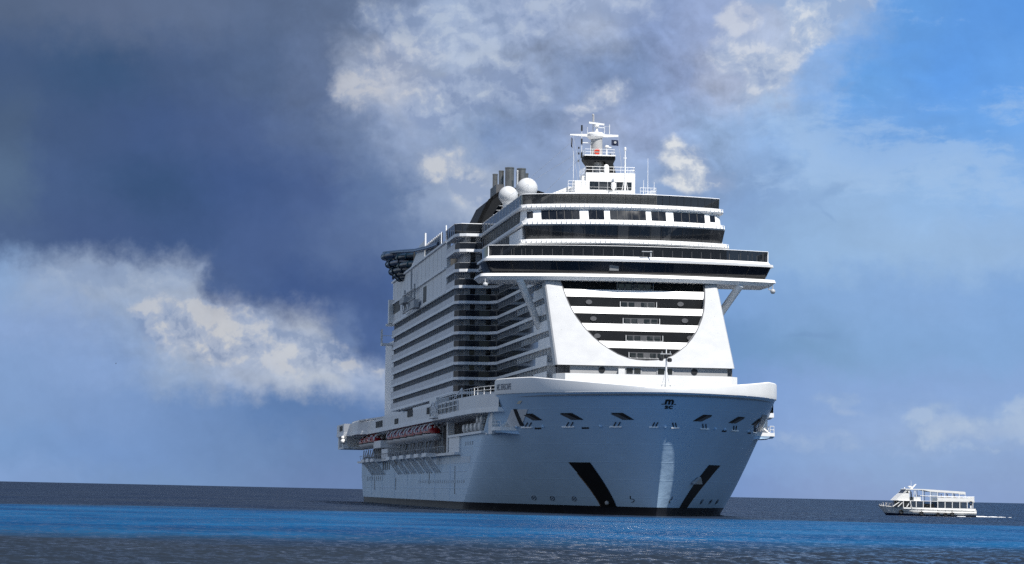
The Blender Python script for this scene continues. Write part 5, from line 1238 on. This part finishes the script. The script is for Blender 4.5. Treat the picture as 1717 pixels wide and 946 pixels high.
# people on the ferry: one continuous body each, hair as a child
def person(label, loc, joints, edges, radii, head, rz=0.0, hair=True):
    root = empty('person', label, 'person', loc, rz)
    me = bpy.data.meshes.new('body'); me.from_pydata(joints, edges, []); o = bpy.data.objects.new('body', me); COL.objects.link(o)
    md = o.modifiers.new('skin', 'SKIN'); 
    bm = bmesh.new(); bm.from_mesh(me); ly = bm.verts.layers.skin.verify()
    for i, v in enumerate(bm.verts): v[ly].radius = (radii[i], radii[i]); v[ly].use_root = (i == 0)
    bm.to_mesh(me); bm.free()
    o.modifiers.new('sub', 'SUBSURF').levels = 1; o.modifiers['sub'].render_levels = 1
    bpy.context.view_layer.update()
    m2 = bpy.data.meshes.new_from_object(o.evaluated_get(bpy.context.evaluated_depsgraph_get()))
    o.modifiers.clear(); o.data = m2; m2.materials.clear(); m2.materials.append(CLOTH); m2.materials.append(SKIN)
    for p in m2.polygons:
        if p.center.z > head[2] - 0.13: p.material_index = 1
        p.use_smooth = True
    o.parent = root
    hb_ = MB(); hb_.sphere((head[0] + 0.02, head[1], head[2] + 0.035), 0.118, 12, 8, (0.95, 0.95, 0.9)); hb_.build('hair', HAIR, root, 60)
    return root
def sitter(label, loc, lean):
    # pelvis first; faces the bow (-x)
    J = [(0, 0, 0.10), (-0.02 + lean * 0.3, 0, 0.36), (-0.03 + lean * 0.6, 0, 0.56), (-0.04 + lean, 0, 0.68), (-0.05 + lean, 0, 0.80), (-0.07 + lean, 0, 0.92),
         (-0.42, -0.12, 0.14), (-0.44, -0.12, -0.28), (-0.58, -0.12, -0.33), (-0.42, 0.12, 0.14), (-0.44, 0.12, -0.28), (-0.58, 0.12, -0.33),
         (-0.03 + lean * .6, -0.22, 0.54), (-0.12 + lean * .4, -0.28, 0.30), (-0.36, -0.2, 0.22), (-0.03 + lean * .6, 0.22, 0.54), (-0.12 + lean * .4, 0.28, 0.30), (-0.36, 0.2, 0.22)]
    Ed = [(0, 1), (1, 2), (2, 3), (3, 4), (4, 5), (0, 6), (6, 7), (7, 8), (0, 9), (9, 10), (10, 11), (2, 12), (12, 13), (13, 14), (2, 15), (15, 16), (16, 17)]
    Rr = [0.17, 0.15, 0.16, 0.07, 0.10, 0.095, 0.085, 0.055, 0.045, 0.085, 0.055, 0.045, 0.075, 0.05, 0.04, 0.075, 0.05, 0.04]
    return person(label, loc, J, Ed, Rr, J[5])
zs_ = 3.68
sitter('foremost seated passenger in dark clothes on the ferry\'s upper deck', (FX + 3.05, FY - 1.6, zs_), -0.02)
sitter('middle seated passenger in dark clothes leaning forward on the ferry\'s upper deck', (FX + 4.45, FY - 1.7, zs_), -0.12)
sitter('rearmost seated passenger in dark clothes on the ferry\'s upper deck', (FX + 5.85, FY - 1.6, zs_), 0.03)
J = [(0, 0, 0.95), (0, 0, 1.18), (0, 0, 1.42), (0, 0, 1.52), (-0.01, 0, 1.62), (-0.03, 0, 1.72), (0.0, -0.1, 0.50), (0.03, -0.1, 0.09), (-0.12, -0.1, 0.04), (0.02, 0.1, 0.50), (0.05, 0.1, 0.09), (-0.1, 0.1, 0.04),
     (0, -0.21, 1.40), (0.02, -0.27, 1.12), (-0.12, -0.25, 0.92), (0, 0.21, 1.40), (0.02, 0.27, 1.12), (-0.1, 0.25, 0.9)]
Ed = [(0, 1), (1, 2), (2, 3), (3, 4), (4, 5), (0, 6), (6, 7), (7, 8), (0, 9), (9, 10), (10, 11), (2, 12), (12, 13), (13, 14), (2, 15), (15, 16), (16, 17)]
person('crew member in dark clothes standing in the ferry\'s open wheelhouse doorway', (FX - 3.55, FY - 2.0, 3.24), J, Ed, [0.16, 0.15, 0.15, 0.065, 0.10, 0.095, 0.085, 0.055, 0.05, 0.085, 0.055, 0.05, 0.07, 0.05, 0.04, 0.07, 0.05, 0.04], J[5])

# ------------------------------------------------------------------ a bird, far off to the left
bd_ = empty('bird', 'tiny dark bird flying alone in front of the clouds', 'bird', (-10.9, 300.0, 15.7), 0)
m = MB(); m.tube([(-0.02, -0.14, 0), (0, -0.05, 0.01), (0, 0.08, 0.0), (0, 0.2, -0.01)], [0.015, 0.05, 0.04, 0.01], 8); m.build('body', FEATHER, bd_, 50)
for sg in (-1, 1):
    m = MB(); m.loft([[(0, -0.04, 0.03), (0, 0.08, 0.03), (0, 0.08, 0.02), (0, -0.04, 0.015)], [(sg * 0.07, -0.06, 0.14), (sg * 0.07, 0.05, 0.14), (sg * 0.07, 0.05, 0.13), (sg * 0.07, -0.06, 0.13)], [(sg * 0.12, 0.0, 0.26), (sg * 0.12, 0.03, 0.26), (sg * 0.12, 0.03, 0.255), (sg * 0.12, 0.0, 0.255)]]); m.build('wing', FEATHER, bd_)
